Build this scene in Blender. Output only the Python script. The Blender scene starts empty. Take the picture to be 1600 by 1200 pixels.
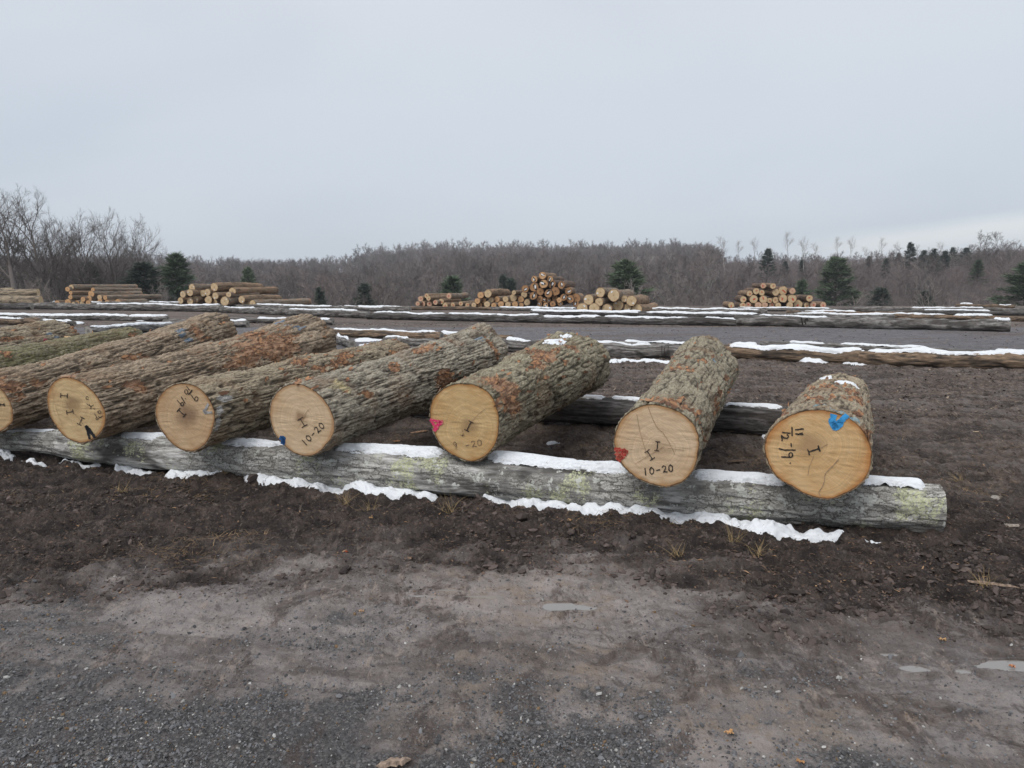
import bpy, math, random
import numpy as np
from mathutils import Matrix, Vector
random.seed(4); rng = np.random.default_rng(4)
S = bpy.context.scene
COL = S.collection
R = math.radians
# ---------------------------------------------------------------- camera
F = 1164.0; PITCH = R(7.34); CZ = 1.6
cam = bpy.data.cameras.new('camera'); camo = bpy.data.objects.new('camera', cam); COL.objects.link(camo)
cam.sensor_width = 36; cam.lens = 36*F/1600; cam.clip_end = 5000; cam.clip_start = .05
camo.location = (0, 0, CZ); camo.rotation_euler = (R(90)-PITCH, 0, 0)
S.camera = camo
S.render.resolution_x = 1024; S.render.resolution_y = 768
S.view_settings.view_transform = 'Standard'; S.view_settings.look = 'None'
S.view_settings.exposure = .44; S.view_settings.gamma = 1
# ---------------------------------------------------------------- node helpers
class NT:
    def __init__(s, tree): s.t = tree
    def n(s, typ, ins=None, **kw):
        nd = s.t.nodes.new(typ)
        for k, v in kw.items(): setattr(nd, k, v)
        for k, v in (ins or {}).items():
            if isinstance(v, bpy.types.NodeSocket): s.t.links.new(v, nd.inputs[k])
            else: nd.inputs[k].default_value = v
        return nd
    def math(s, op, a, b=0.0, c=0.0, clamp=False):
        nd = s.n('ShaderNodeMath', {0: a, 1: b, 2: c}, operation=op); nd.use_clamp = clamp; return nd.outputs[0]
    def mix(s, f, a, b, mode='MIX'):
        nd = s.n('ShaderNodeMix', data_type='RGBA', blend_type=mode)
        for i, v in ((0, f), (6, a), (7, b)):
            if isinstance(v, bpy.types.NodeSocket): s.t.links.new(v, nd.inputs[i])
            else: nd.inputs[i].default_value = v if i == 0 or len(v) == 4 else (*v, 1)
        return nd.outputs[2]
    def ramp(s, f, stops):
        nd = s.n('ShaderNodeValToRGB', {0: f}); e = nd.color_ramp.elements
        while len(e) < len(stops): e.new(.5)
        for k, (p, c) in enumerate(stops):
            e[k].position = p; e[k].color = (c, c, c, 1) if not hasattr(c, '__len__') else (*c, 1)
        return nd.outputs[0]
    def rng(s, v, a, b, c=0.0, d=1.0):
        return s.n('ShaderNodeMapRange', {0: v, 1: a, 2: b, 3: c, 4: d}, interpolation_type='SMOOTHSTEP').outputs[0]
    def noise(s, vec, scale, detail=4, rough=.55, dist=0):
        return s.n('ShaderNodeTexNoise', {'Vector': vec, 'Scale': scale, 'Detail': detail, 'Roughness': rough, 'Distortion': dist}).outputs[0]
    def stretch(s, vec, sc):
        return s.n('ShaderNodeVectorMath', {0: vec, 1: sc}, operation='MULTIPLY').outputs[0]
    def attr(s, name):
        return s.n('ShaderNodeAttribute', attribute_name=name)
def material(name):
    m = bpy.data.materials.new(name); m.use_nodes = True
    t = NT(m.node_tree); b = m.node_tree.nodes['Principled BSDF']
    b.inputs['Roughness'].default_value = .85
    b.inputs['Specular IOR Level'].default_value = .3
    t.b = b; t.oc = t.n('ShaderNodeTexCoord').outputs['Object']
    return m, t
def setin(t, k, v):
    if isinstance(v, bpy.types.NodeSocket): t.t.links.new(v, t.b.inputs[k])
    else: t.b.inputs[k].default_value = v
def bump(t, h, dist, strength=1.0):
    nd = t.n('ShaderNodeBump', {'Height': h, 'Distance': dist, 'Strength': strength})
    t.t.links.new(nd.outputs[0], t.b.inputs['Normal'])
# ---------------------------------------------------------------- sky and light (overcast)
SUN_EL, SUN_AZ = R(52), R(215)
w = bpy.data.worlds.new('World'); S.world = w; w.use_nodes = True
wt = NT(w.node_tree); bg = w.node_tree.nodes['Background']
sky = wt.n('ShaderNodeTexSky', sky_type='NISHITA'); sky.sun_disc = False
sky.sun_elevation = SUN_EL; sky.sun_rotation = SUN_AZ; sky.dust_density = 3
d = wt.n('ShaderNodeTexCoord').outputs['Generated']
sep = wt.n('ShaderNodeSeparateXYZ', {0: d}); dx, dy, dz = sep.outputs
el = wt.rng(dz, 0.0, .55)
grad = wt.ramp(el, [(0, (.485, .53, .585)), (.2, (.47, .52, .58)), (.5, (.50, .54, .595)), (.8, (.52, .55, .60)), (1, (.545, .57, .615))])
nz = wt.noise(wt.stretch(d, (1, 1, 2.6)), 1.5, 3, .45, .3)
cl = wt.mix(wt.rng(nz, .35, .68), (.93, .945, .965), (1.055, 1.045, 1.035))
grad = wt.mix(1.0, grad, cl, 'MULTIPLY')
# low bright break in the clouds on the right
azr = wt.math('DIVIDE', dx, wt.math('MAXIMUM', dy, .05))
line = wt.math('ADD', wt.math('MULTIPLY', azr, .075), .030)
wob = wt.math('MULTIPLY', wt.math('SUBTRACT', wt.noise(wt.stretch(d, (1, 1, 5)), 4, 3), .5), .02)
above = wt.math('SUBTRACT', wt.math('ADD', dz, wob), line)
band = wt.math('MULTIPLY', wt.rng(above, -.012, .010, 1, 0), wt.rng(azr, .28, .50))
lowb = wt.math('MULTIPLY', wt.rng(above, -.05, -.01, .25, 1), band)
grad = wt.mix(wt.math('MULTIPLY', lowb, .85), grad, (.64, .665, .68))
skyc = wt.mix(1.0, sky.outputs[0], (.1, .1, .1), 'MULTIPLY')
fin = wt.mix(.93, skyc, grad)
w.node_tree.links.new(fin, bg.inputs[0]); bg.inputs[1].default_value = 1.0
sl = bpy.data.lights.new('sun', 'SUN'); sl.energy = 1.4; sl.angle = R(35); sl.color = (1, .97, .93)
so = bpy.data.objects.new('sun', sl); COL.objects.link(so)
sd = Vector((math.sin(SUN_AZ)*math.cos(SUN_EL), math.cos(SUN_AZ)*math.cos(SUN_EL), math.sin(SUN_EL)))
so.rotation_euler = sd.to_track_quat('Z', 'Y').to_euler(); so.location = (0, -5, 30)
# ---------------------------------------------------------------- geometry helpers
FWD = np.array([0, math.cos(PITCH), -math.sin(PITCH)]); UP = np.array([0, math.sin(PITCH), math.cos(PITCH)])
RT = np.array([1., 0, 0]); CAM = np.array([0, 0, CZ])
def ray(px, py): return FWD*F + RT*(px-800) - UP*(py-600)
def onz(px, py, z=0.0):
    r = ray(px, py); return CAM + r*((z-CZ)/r[2])
def ony(px, py, Y):
    r = ray(px, py); return CAM + r*(Y/r[1])
def onplane(px, py, p, n):
    r = ray(px, py); return CAM + r*(np.dot(p-CAM, n)/np.dot(r, n))
def proj(P):
    v = P-CAM; d = v@FWD
    return 800+F*(v@RT)/d, 600-F*(v@UP)/d, d
def _h(ix, iy, iz, seed):
    h = (ix*374761393 + iy*668265263 + iz*2147483647 + seed*974634777) & 0xffffffff
    h = ((h ^ (h >> 13))*1274126177) & 0xffffffff
    h = ((h ^ (h >> 16))*2246822519) & 0xffffffff
    return ((h ^ (h >> 15)) & 0xffff)/32767.5-1
def n3(x, y, z, seed=0):
    x, y, z = np.broadcast_arrays(x, y, z)
    fx, fy, fz = np.floor(x), np.floor(y), np.floor(z)
    ix, iy, iz = fx.astype(np.int64), fy.astype(np.int64), fz.astype(np.int64)
    u, v, q = x-fx, y-fy, z-fz
    u = u*u*(3-2*u); v = v*v*(3-2*v); q = q*q*(3-2*q)
    def L(a, b, t): return a+(b-a)*t
    c = [[[_h(ix+i, iy+j, iz+k, seed) for k in (0, 1)] for j in (0, 1)] for i in (0, 1)]
    return L(L(L(c[0][0][0], c[1][0][0], u), L(c[0][1][0], c[1][1][0], u), v),
             L(L(c[0][0][1], c[1][0][1], u), L(c[0][1][1], c[1][1][1], u), v), q)
def n2(x, y, seed=0):
    x, y = np.broadcast_arrays(x, y)
    fx, fy = np.floor(x), np.floor(y); ix, iy = fx.astype(np.int64), fy.astype(np.int64)
    u, v = x-fx, y-fy; u = u*u*(3-2*u); v = v*v*(3-2*v)
    a = _h(ix, iy, 0, seed); b = _h(ix+1, iy, 0, seed); c = _h(ix, iy+1, 0, seed); d = _h(ix+1, iy+1, 0, seed)
    return (a+(b-a)*u)*(1-v)+(c+(d-c)*u)*v
def fbm2(x, y, o=4, seed=0, g=.5):
    s = 0; a = 1
    for k in range(o):
        s = s+a*n2(x*2**k+17*k, y*2**k-11*k, seed+k); a *= g
    return s
def fbm3(x, y, z, o=4, seed=0, g=.5):
    s = 0; a = 1
    for k in range(o):
        s = s+a*n3(x*2**k+7*k, y*2**k-11*k, z*2**k+5*k, seed+k); a *= g
    return s
def sst(a, b, x):
    t = np.clip((x-a)/(b-a), 0, 1); return t*t*(3-2*t)
def mkmesh(name, V, Fc, mats, smooth=True, attrs=None, cols=None):
    V = np.asarray(V, dtype=np.float32).reshape(-1, 3)
    me = bpy.data.meshes.new(name)
    if isinstance(Fc, np.ndarray):
        k = Fc.shape[1]; nf = len(Fc)
        me.vertices.add(len(V)); me.vertices.foreach_set('co', V.ravel())
        me.loops.add(nf*k); me.loops.foreach_set('vertex_index', Fc.astype(np.int32).ravel())
        me.polygons.add(nf); me.polygons.foreach_set('loop_start', np.arange(0, nf*k, k, dtype=np.int32))
        me.update(calc_edges=True)
    else:
        me.from_pydata(V.tolist(), [], [list(map(int, f)) for f in Fc]); me.update()
    me.polygons.foreach_set('use_smooth', np.full(len(me.polygons), smooth)); 
    for m in (mats if isinstance(mats, (list, tuple)) else [mats]): me.materials.append(m)
    for k, a in (attrs or {}).items():
        at = me.attributes.new(k, 'FLOAT', 'POINT'); at.data.foreach_set('value', np.asarray(a, dtype=np.float32).ravel())
    for k, a in (cols or {}).items():
        at = me.color_attributes.new(k, 'FLOAT_COLOR', 'POINT'); at.data.foreach_set('color', np.asarray(a, dtype=np.float32).ravel())
    return me
def link(name, me, parent=None, loc=None, mat=None):
    o = bpy.data.objects.new(name, me); COL.objects.link(o)
    if parent: o.parent = parent
    if loc is not None: o.location = loc
    if mat is not None: o.matrix_world = mat
    return o
def tag(o, label=None, cat=None, group=None, kind=None):
    for k, v in (('label', label), ('category', cat), ('group', group), ('kind', kind)):
        if v: o[k] = v
    return o
def empty(name, loc=(0, 0, 0)):
    o = bpy.data.objects.new(name, None); COL.objects.link(o); o.location = loc; o.empty_display_size = .2; return o
def gridfaces(nu, nv, wrap=False, off=0):
    i = np.arange(nu-1)[:, None]; j = np.arange(nv if wrap else nv-1)[None, :]
    j2 = (j+1) % nv
    return (np.stack([i*nv+j, i*nv+j2, (i+1)*nv+j2, (i+1)*nv+j], -1).reshape(-1, 4)+off)
# ---------------------------------------------------------------- materials
def m_bark(name, ca, cb, green=0.0):
    m, t = material(name)
    st = t.stretch(t.oc, (1, 1, .22))
    big = t.noise(t.oc, 2.2, 3); fine = t.noise(st, 34, 6, .68, .3); grit = t.noise(t.oc, 130, 4, .75)
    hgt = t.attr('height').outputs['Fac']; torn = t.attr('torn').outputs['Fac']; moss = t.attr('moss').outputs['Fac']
    paint = t.attr('paint')
    fine2 = t.noise(t.stretch(t.oc, (1, 1, .35)), 75, 5, .72, .5)
    c = t.mix(t.rng(t.math('ADD', t.math('MULTIPLY', fine, .6), t.math('MULTIPLY', fine2, .4)), .38, .60), cb, ca)
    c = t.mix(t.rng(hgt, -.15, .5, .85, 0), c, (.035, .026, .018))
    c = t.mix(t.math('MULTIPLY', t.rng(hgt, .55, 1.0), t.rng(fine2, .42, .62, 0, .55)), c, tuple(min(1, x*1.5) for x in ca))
    c = t.mix(t.rng(big, .45, .7, 0, .5), c, (.21, .125, .07))
    c = t.mix(t.math('MULTIPLY', t.rng(grit, .55, .72), t.rng(hgt, .3, .8, 0, .75)), c, (.36, .34, .29))
    c = t.mix(t.math('MULTIPLY', moss, t.rng(t.noise(t.oc, 26, 5, .7), .35, .6)), c, (.15, .14, .06))
    tc = t.mix(t.rng(t.noise(st, 26, 6, .75), .3, .7), (.17, .08, .045), (.50, .31, .19))
    c = t.mix(t.math('MULTIPLY', torn, .92), c, tc)
    c = t.mix(t.math('MULTIPLY', paint.outputs['Alpha'], t.rng(grit, .38, .6, .1, .9)), c, paint.outputs['Color'])
    setin(t, 'Base Color', c)
    bump(t, t.math('ADD', t.math('MULTIPLY', fine, .7), t.math('MULTIPLY', grit, .4)), .012, .8)
    return m
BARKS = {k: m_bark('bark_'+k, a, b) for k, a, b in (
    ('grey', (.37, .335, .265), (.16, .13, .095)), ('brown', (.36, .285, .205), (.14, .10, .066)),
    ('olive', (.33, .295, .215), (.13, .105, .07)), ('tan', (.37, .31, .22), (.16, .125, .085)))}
def m_wood(name, base, dark, rim, heart, pith=(0, 0), hr=.1, small=False):
    m, t = material(name)
    sep = t.n('ShaderNodeVectorMath', {0: t.oc, 1: (pith[0], pith[1], 0)}, operation='SUBTRACT').outputs[0]
    flat = t.stretch(sep, (1, 1, 0))
    dn = t.math('MULTIPLY', t.math('SUBTRACT', t.noise(flat, 3.5, 3), .5), .10)
    rad = t.math('ADD', t.n('ShaderNodeVectorMath', {0: flat}, operation='LENGTH').outputs['Value'], dn)
    rn = t.attr('rn').outputs['Fac']; base = tuple(min(1, x*q) for x, q in zip(base, (1.20, 1.23, 1.27))); dark = tuple(x*1.18 for x in dark)
    ring = t.math('SINE', t.math('MULTIPLY', rad, 420.0))
    ring2 = t.noise(t.n('ShaderNodeCombineXYZ', {0: rad}).outputs[0], 60, 3, .8)
    saw = t.noise(t.stretch(t.n('ShaderNodeMapping', {0: flat, 'Rotation': (0, 0, .6)}).outputs[0], (6, 60, 1)), 2.0, 3, .7)
    bl = t.noise(flat, 5, 4, .6)
    c = t.mix(t.rng(bl, .3, .72), base, dark)
    c = t.mix(t.math('MULTIPLY', t.rng(ring2, .40, .62), .5), c, tuple(x*.62 for x in base))
    c = t.mix(t.math('MULTIPLY', t.rng(ring, .2, 1), .12), c, tuple(x*.55 for x in base))
    c = t.mix(t.math('MULTIPLY', t.rng(saw, .48, .75), .3), c, (.66, .54, .38))
    hn = t.math('ADD', rad, t.math('MULTIPLY', t.math('SUBTRACT', t.noise(flat, 9, 3), .5), .10))
    c = t.mix(t.rng(hn, hr, hr*.15, 0, .75), c, heart)
    c = t.mix(t.rng(t.math('ADD', rn, t.math('MULTIPLY', t.math('SUBTRACT', bl, .5), .12)), .885, .975, 0, .85), c, rim)
    c = t.mix(t.rng(t.math('ADD', rn, t.math('MULTIPLY', t.math('SUBTRACT', t.noise(flat, 30, 3), .5), .03)), .972, .99), c, (.10, .05, .024))
    spk = t.noise(flat, 70, 4, .7)
    nrm = t.n('ShaderNodeVectorMath', {0: flat}, operation='NORMALIZE').outputs[0]
    rv = t.n('ShaderNodeVectorMath', {0: t.stretch(nrm, (1, 1, 0)), 1: t.stretch(t.n('ShaderNodeCombineXYZ', {2: rad}).outputs[0], (1, 1, .5))}, operation='ADD').outputs[0]
    rs = t.noise(rv, 16, 3, .75)
    c = t.mix(t.math('MULTIPLY', t.rng(rs, .54, .70, 0, .45), t.rng(rn, .95, .25)), c, tuple(x*.5 for x in base))
    c = t.mix(t.rng(t.noise(flat, 11, 5, .75), .56, .74, 0, .45), c, tuple(x*.55 for x in base))
    c = t.mix(t.math('MULTIPLY', t.rng(rn, .55, 1, 0, .5), t.rng(t.noise(flat, 4.2, 4, .6), .45, .65)), c, (rim[0]*1.2, rim[1]*1.2, rim[2]*1.2))
    c = t.mix(t.rng(spk, .66, .8, 0, .35), c, (.18, .12, .07))
    setin(t, 'Base Color', c); setin(t, 'Roughness', .75)
    bump(t, t.math('ADD', saw, t.math('MULTIPLY', spk, .5)), .003, .6)
    return m
def m_sleeper(name, hi=(.42, .41, .385), lo=(.10, .09, .08), lichen=1.0, stain=.5, plates=0):
    m, t = material(name)
    st = t.stretch(t.oc, (1, 1, .16)); 
    fib = t.noise(st, 38, 6, .7, .2); big = t.noise(t.stretch(t.oc, (1, 1, .4)), 3.2, 5, .65, .3); grit = t.noise(t.oc, 95, 4, .7)
    c = t.mix(t.rng(fib, .34, .62), lo, hi)
    c = t.mix(t.rng(big, .46, .60, 0, stain), c, (.075, .066, .058))
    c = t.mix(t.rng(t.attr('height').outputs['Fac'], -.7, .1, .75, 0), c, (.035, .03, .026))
    c = t.mix(t.rng(grit, .6, .75, 0, .6), c, (.05, .045, .04))
    if plates:
        wv = t.n('ShaderNodeVectorMath', {0: t.stretch(t.oc, (1, 1, .28)), 1: t.stretch(t.n('ShaderNodeTexNoise', {'Vector': t.oc, 'Scale': 14.0, 'Detail': 5.0, 'Roughness': .65}).outputs[1], (.09, .09, .05))}, operation='ADD').outputs[0]
        vo = t.n('ShaderNodeTexVoronoi', {'Vector': wv, 'Scale': 26.0}, feature='DISTANCE_TO_EDGE').outputs[0]
        vc_ = t.n('ShaderNodeTexVoronoi', {'Vector': wv, 'Scale': 26.0}).outputs['Color']
        pm = t.rng(t.noise(t.oc, 2.3, 4, .6), .40, .52)
        c = t.mix(t.math('MULTIPLY', pm, .65), c, t.mix(t.rng(grit, .35, .62), (.24, .23, .21), (.66, .65, .61)))
        c = t.mix(t.math('MULTIPLY', pm, t.rng(vc_, .2, .8, 0, .45)), c, (.17, .155, .13))
        c = t.mix(t.math('MULTIPLY', pm, t.rng(vo, .055, .01, 0, .8)), c, (.07, .06, .05))
        fib = t.math('ADD', fib, t.math('MULTIPLY', pm, t.rng(vo, 0, .12)))
    if lichen:
        ln = t.noise(t.oc, 3.6, 2, .5); ln2 = t.noise(t.oc, 45, 5, .75)
        k = t.math('ADD', ln, t.math('MULTIPLY', t.math('SUBTRACT', ln2, .5), .6))
        c = t.mix(t.math('MULTIPLY', t.rng(k, .605, .64), t.rng(t.noise(t.oc, 70, 4, .7), .42, .5)), c, t.mix(t.rng(ln2, .35, .65), (.33, .34, .20), (.56, .565, .38)))
        l3 = t.noise(t.oc, 9, 3, .6); k3 = t.math('ADD', l3, t.math('MULTIPLY', t.math('SUBTRACT', ln2, .5), .4))
        c = t.mix(t.rng(k3, .62, .65, 0, .9), c, (.55, .56, .52))
    setin(t, 'Base Color', c)
    bump(t, t.math('ADD', fib, t.math('MULTIPLY', grit, .4)), .008, .8)
    return m
M_SL = m_sleeper('weathered_wood_lichen', (.60, .59, .57), (.21, .20, .18), 1, .6, 1)
M_SL_TAN = m_sleeper('fresh_log_bark', (.42, .34, .24), (.20, .15, .10), 0, .3)
M_SL_GREY = m_sleeper('weathered_wood_grey', (.30, .285, .27), (.085, .077, .07), 0, .7)
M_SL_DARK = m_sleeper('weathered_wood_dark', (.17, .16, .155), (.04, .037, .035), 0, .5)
M_SL_BROWN = m_sleeper('weathered_wood_brown', (.30, .21, .14), (.10, .07, .048), 0, .5)
M_ENDG = m_wood('weathered_end_grain', (.30, .28, .25), (.22, .20, .17), (.10, .09, .08), (.08, .07, .06))
def m_plain(name, c, rough=.8, v=.25, sc=30):
    m, t = material(name)
    k = t.noise(t.oc, sc, 4, .6)
    setin(t, 'Base Color', t.mix(t.rng(k, .3, .7), tuple(x*(1-v) for x in c), tuple(min(1, x*(1+v)) for x in c))); setin(t, 'Roughness', rough)
    return m
def m_mark(name, c, under=(.42, .29, .17), a=.58, b=.72, sc=140):
    m, t = material(name); setin(t, 'Base Color', t.mix(t.rng(t.noise(t.oc, sc, 4, .75), a, b), c, under)); return m
M_INK = m_mark('marker_ink', (.03, .025, .024)); M_INKL = m_mark('faded_marker_ink', (.12, .08, .06), a=.5, b=.62)
M_BLUE = m_plain('blue_paint', (.025, .20, .45)); M_PINK = m_mark('pink_paint', (.66, .03, .14), (.62, .28, .2), .5, .65, 90); M_RED = m_mark('red_paint', (.38, .035, .03), (.5, .22, .14), .45, .66, 90)
M_GREYP = m_plain('grey_paint', (.34, .33, .32)); M_BLK = m_plain('black_smudge', (.02, .02, .024)); M_CRK = m_plain('crack_shadow_wood', (.34, .23, .14))
M_DBLUE = m_plain('dark_blue_paint', (.02, .08, .22)); M_TAGW = m_plain('white_tag', (.75, .75, .75)); M_ORED = m_plain('orange_red_paint', (.55, .09, .05))
m, t = material('snow'); M_SNOW = m
k = t.noise(t.oc, 40, 4, .6)
setin(t, 'Base Color', t.mix(t.rng(t.noise(t.oc, 60, 4, .7), .62, .72), t.mix(k, (.70, .73, .77), (.85, .87, .89)), (.30, .26, .22)))
setin(t, 'Roughness', .6); bump(t, k, .012, .5)
m, t = material('vertex_coloured'); M_VC = m
vc = t.attr('Col').outputs['Color']; setin(t, 'Base Color', t.mix(t.noise(t.oc, 60, 2), t.mix(1.0, vc, (.75, .75, .75), 'MULTIPLY'), vc)); setin(t, 'Roughness', .7)
m, t = material('bare_wood_twigs'); M_TWIG = m
vc = t.attr('Col').outputs['Color']; setin(t, 'Base Color', vc); setin(t, 'Roughness', .9)
m, t = material('puddle_water'); M_WATER = m
setin(t, 'Base Color', (.24, .225, .21, 1)); setin(t, 'Roughness', .03); setin(t, 'Specular IOR Level', .5)  # paler water colour stands in for part of the sky reflection
# ---------------------------------------------------------------- terrain
def hills_z(x, y):
    x = np.asarray(x, float); y = np.asarray(y, float)
    dd = np.sqrt(x*x+y*y)+1e-6
    px = 800+1174*x/np.maximum(np.abs(y), 1)*np.sign(np.maximum(y, 0)+.001)
    right = sst(1000, 1180, px)
    mid = sst(480, 760, px)
    Dr = 650*(1-right)+430*right
    Hr = (14+9.5*mid)*(1-right)+15.5*right + sst(1450, 1800, px)*3
    edge = 66+4*n2(x*.03, x*0+3, 9)
    drop = -9*sst(0, 36, y-edge)
    rise = (Hr+9)*np.clip((dd-125)/(Dr-125), 1e-4, 1)**(.9-.45*right)
    return drop+np.where(y > 100, rise*sst(100, 150, y), 0)+sst(120, 220, y)*2.2*fbm2(x*.011, y*.011, 3, 5)
PUD = [(885, 948, .13, .05), (660, 930, .10, .03), (705, 922, .09, .02), (760, 932, .12, .022), (1390, 1022, .05, .015), (1425, 1045, .07, .03), (1575, 1040, .13, .05), (1505,1048,.03,.02)]
PUDW = [(onz(a, b), c, dd_) for a, b, c, dd_ in PUD]
def zones(x, y):
    yb = np.interp(x, [-9, -4, -2.75, -.78, .4, 1.0, 2.4, 4, 9], [3.2, 3.7, 3.9, 4.3, 4.4, 3.9, 3.25, 2.7, 2.0])
    s = y-yb+4.45+.30*fbm2(x*.9, y*1.6, 6, 21, .62)
    grav = sst(3.5, 2.4, y+.16*x+.45*fbm2(x*1.3, y*1.7, 6, 31, .68)+.2)*sst(2.6, .6, x)
    packed = sst(5.0, 4.0, s+.25*fbm2(x*4, y*5, 4, 23, .65))
    churn = sst(4.2, 4.5, s)*sst(6.9, 6.2, y+.30*x)
    blot = .8*sst(.42, .95, fbm2(x*1.3, y*2.6, 6, 44, .62))*packed
    road = sst(18.6, 19.6, y+.02*x+.4*fbm2(x*.2, y*.3, 3, 5))*sst(31.5, 30, y)
    return grav, packed, churn, blot, road
def ground_z(x, y, fine=True):
    grav, packed, churn, blot, road = zones(x, y)
    z = hills_z(x, y)
    near = sst(40, 20, y)
    z = z+near*.018*n2(x*.35, y*.35, 2)
    warpx = x+.22*fbm2(x*1.6, y*1.6, 2, 61)
    rut = (1-np.abs(fbm2(warpx*1.7, y*2.6, 4, 66, .6)))
    z = z+near*(1-.88*np.maximum(packed, road))*(.040*sst(.3, 1.0, rut)-.02+.020*fbm2(x*7, y*7, 4, 12, .6)+.030*(.35+.65*churn)*(1-np.abs(fbm2(x*5+.8*rut, y*7, 4, 18, .65)))-.018*churn)
    tr = (y+.30*x+.05*n2(x*.9, y*.9, 301)); tread = np.exp(-((tr-3.55)/.13)**2)+np.exp(-((tr-3.05)/.11)**2)*.7+np.exp(-((tr-2.3)/.13)**2)*.6+np.exp(-((y+.22*x-5.1)/.12)**2)*.0
    z = z-near*.016*tread*(.55+.45*np.sin((x-.3*y)*34+2*n2(x*3, y*3, 8)))*sst(-.6, .2, n2(x*.8, y*.8, 303))
    z = z+near*churn*.034*np.maximum(fbm2(x*4.2, y*4.8, 5, 305, .62)-.1, -.25)
    z = z+near*blot*.012*(fbm2(x*12, y*16, 3, 13)+.5)
    z = z+near*packed*(.010*fbm2(x*2.5, y*3.2, 6, 14, .6)+.005*fbm2(x*20, y*20, 3, 15, .65))
    if fine:
        z = z+sst(12, 6, y)*(1-packed*.65)*.010*fbm2(x*34, y*34, 3, 16, .65)
    for p, a, b in PUDW:
        q = ((x-p[0])/a)**2+((y-p[1])/b)**2+.75*n2(x*10, y*22, 77)+.5*n2(x*22, y*45, 78)
        k = sst(3.2, 1.7, q); z = z*(1-k)+.003*k-.013*sst(1.3, .7, q)
    return z
inner = np.linspace(-1, 1, 861)
def xs(y):
    W = 1.9+.86*max(y, 0)
    out = np.linspace(0, 1, 26)[1:]**2
    o = W+out*(120+2.2*max(y, 0))
    return np.concatenate([-o[::-1], inner*W, o])
ys = [-120, -60, -30, -14, -6, -2, 0, .8, 1.4]
y = 1.7
while y < 1600:
    ys.append(y); y += .0017*y**1.35 if y < 14 else .0017*14**1.35*(y/14)**2.1
ys = np.array(ys); GX = np.stack([xs(v) for v in ys]); GY = np.repeat(ys[:, None], GX.shape[1], 1)
GZ = ground_z(GX, GY)
grav, packed, churn, blot, road = zones(GX, GY)
far = sst(60, 80, GY)
tan = sst(.25, .6, fbm2(GX*.8, GY*1.5, 4, 91))*packed*sst(-1.6, .3, GX)
gm, t = material('muddy_ground')
P = t.oc
A = {k: t.attr(k).outputs['Fac'] for k in ('gravel', 'packed', 'churn', 'blot', 'road', 'far', 'tan', 'relief')}
n1 = t.noise(t.stretch(P, (1, 1.3, 1)), 1.4, 7, .66, .3); nf = t.noise(P, 48, 7, .8); nm = t.noise(P, 6.5, 8, .74, .4); nq = t.noise(t.stretch(P, (1, .45, 1)), 26, 5, .75, .3); ng = t.noise(P, 160, 4, .8)
nr = t.noise(t.stretch(P, (1, .42, 1)), 9, 8, .78, .5); nv = t.noise(t.stretch(P, (.8, .5, 1)), 3.2, 8, .74, .8)  # wet and dry soil tones, also standing in for weak bump shading
mul = t.mix(t.rng(n1, .36, .62), (.072, .054, .046), (.155, .120, .102))
mul = t.mix(t.rng(nq, .52, .68, 0, .8), mul, (.30, .215, .16))
mul = t.mix(t.rng(nq, .46, .34, 0, .8), mul, (.02, .016, .014))
mul = t.mix(t.rng(nm, .53, .66, 0, .6), mul, (.030, .023, .021))
mul = t.mix(t.rng(t.noise(t.stretch(P, (1, 1.6, 1)), .9, 7, .7, .5), .5, .62, 0, .6), mul, (.20, .175, .168))
chn = t.mix(t.rng(nm, .40, .60), (.105, .080, .070), (.040, .031, .028))
chn = t.mix(t.rng(nq, .54, .70, 0, .85), chn, (.21, .16, .13))
chn = t.mix(t.rng(nq, .45, .32, 0, .8), chn, (.012, .010, .009))
pk0 = None
pk = t.mix(t.rng(n1, .33, .66), (.135, .125, .122), (.245, .23, .228))
pk = t.mix(t.rng(nm, .50, .66, 0, .65), pk, (.060, .051, .047))
pk = t.mix(t.rng(nq, .54, .68, 0, .6), pk, (.05, .043, .040))
pk = t.mix(t.rng(nq, .45, .30, 0, .45), pk, (.30, .28, .27))
pk = t.mix(t.math('MULTIPLY', A['tan'], t.rng(nm, .42, .6, .0, .75)), pk, (.235, .195, .16))
nw = t.noise(t.stretch(t.n('ShaderNodeMapping', {0: P, 'Rotation': (0, 0, .28)}).outputs[0], (.35, 1.5, 1)), 1.5, 8, .7, .6)
pk = t.mix(t.rng(nw, .50, .60, 0, .7), pk, t.mix(t.rng(nr, .4, .6), (.10, .085, .078), (.060, .050, .046)))
pk = t.mix(t.rng(nw, .44, .36, 0, .5), pk, (.30, .282, .28))
pk = t.mix(t.rng(nv, .52, .60, 0, .85), pk, t.mix(t.rng(nq, .4, .6), (.035, .027, .024), (.095, .076, .067)))
pk = t.mix(t.rng(nr, .56, .66, 0, .7), pk, (.052, .043, .039))
pk = t.mix(t.rng(nr, .44, .34, 0, .5), pk, (.31, .285, .275))
chn = t.mix(t.rng(nr, .53, .62, 0, .8), chn, (.026, .02, .018)); chn = t.mix(t.rng(nr, .45, .35, 0, .6), chn, (.19, .15, .13))
mul = t.mix(t.rng(nr, .54, .62, 0, .75), mul, (.034, .026, .023)); mul = t.mix(t.rng(nr, .45, .35, 0, .7), mul, (.27, .22, .19))
mul = t.mix(t.rng(nv, .53, .62, 0, .65), mul, (.21, .185, .178))
mul = t.mix(t.rng(t.noise(t.stretch(P, (.4, 1, 1)), 1.6, 8, .75, .5), .52, .62, 0, .7), mul, (.038, .030, .028))
gr = t.mix(t.rng(ng, .35, .65), (.035, .036, .04), (.12, .12, .125))
gr = t.mix(t.rng(ng, .68, .76), gr, (.33, .32, .31))
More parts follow.
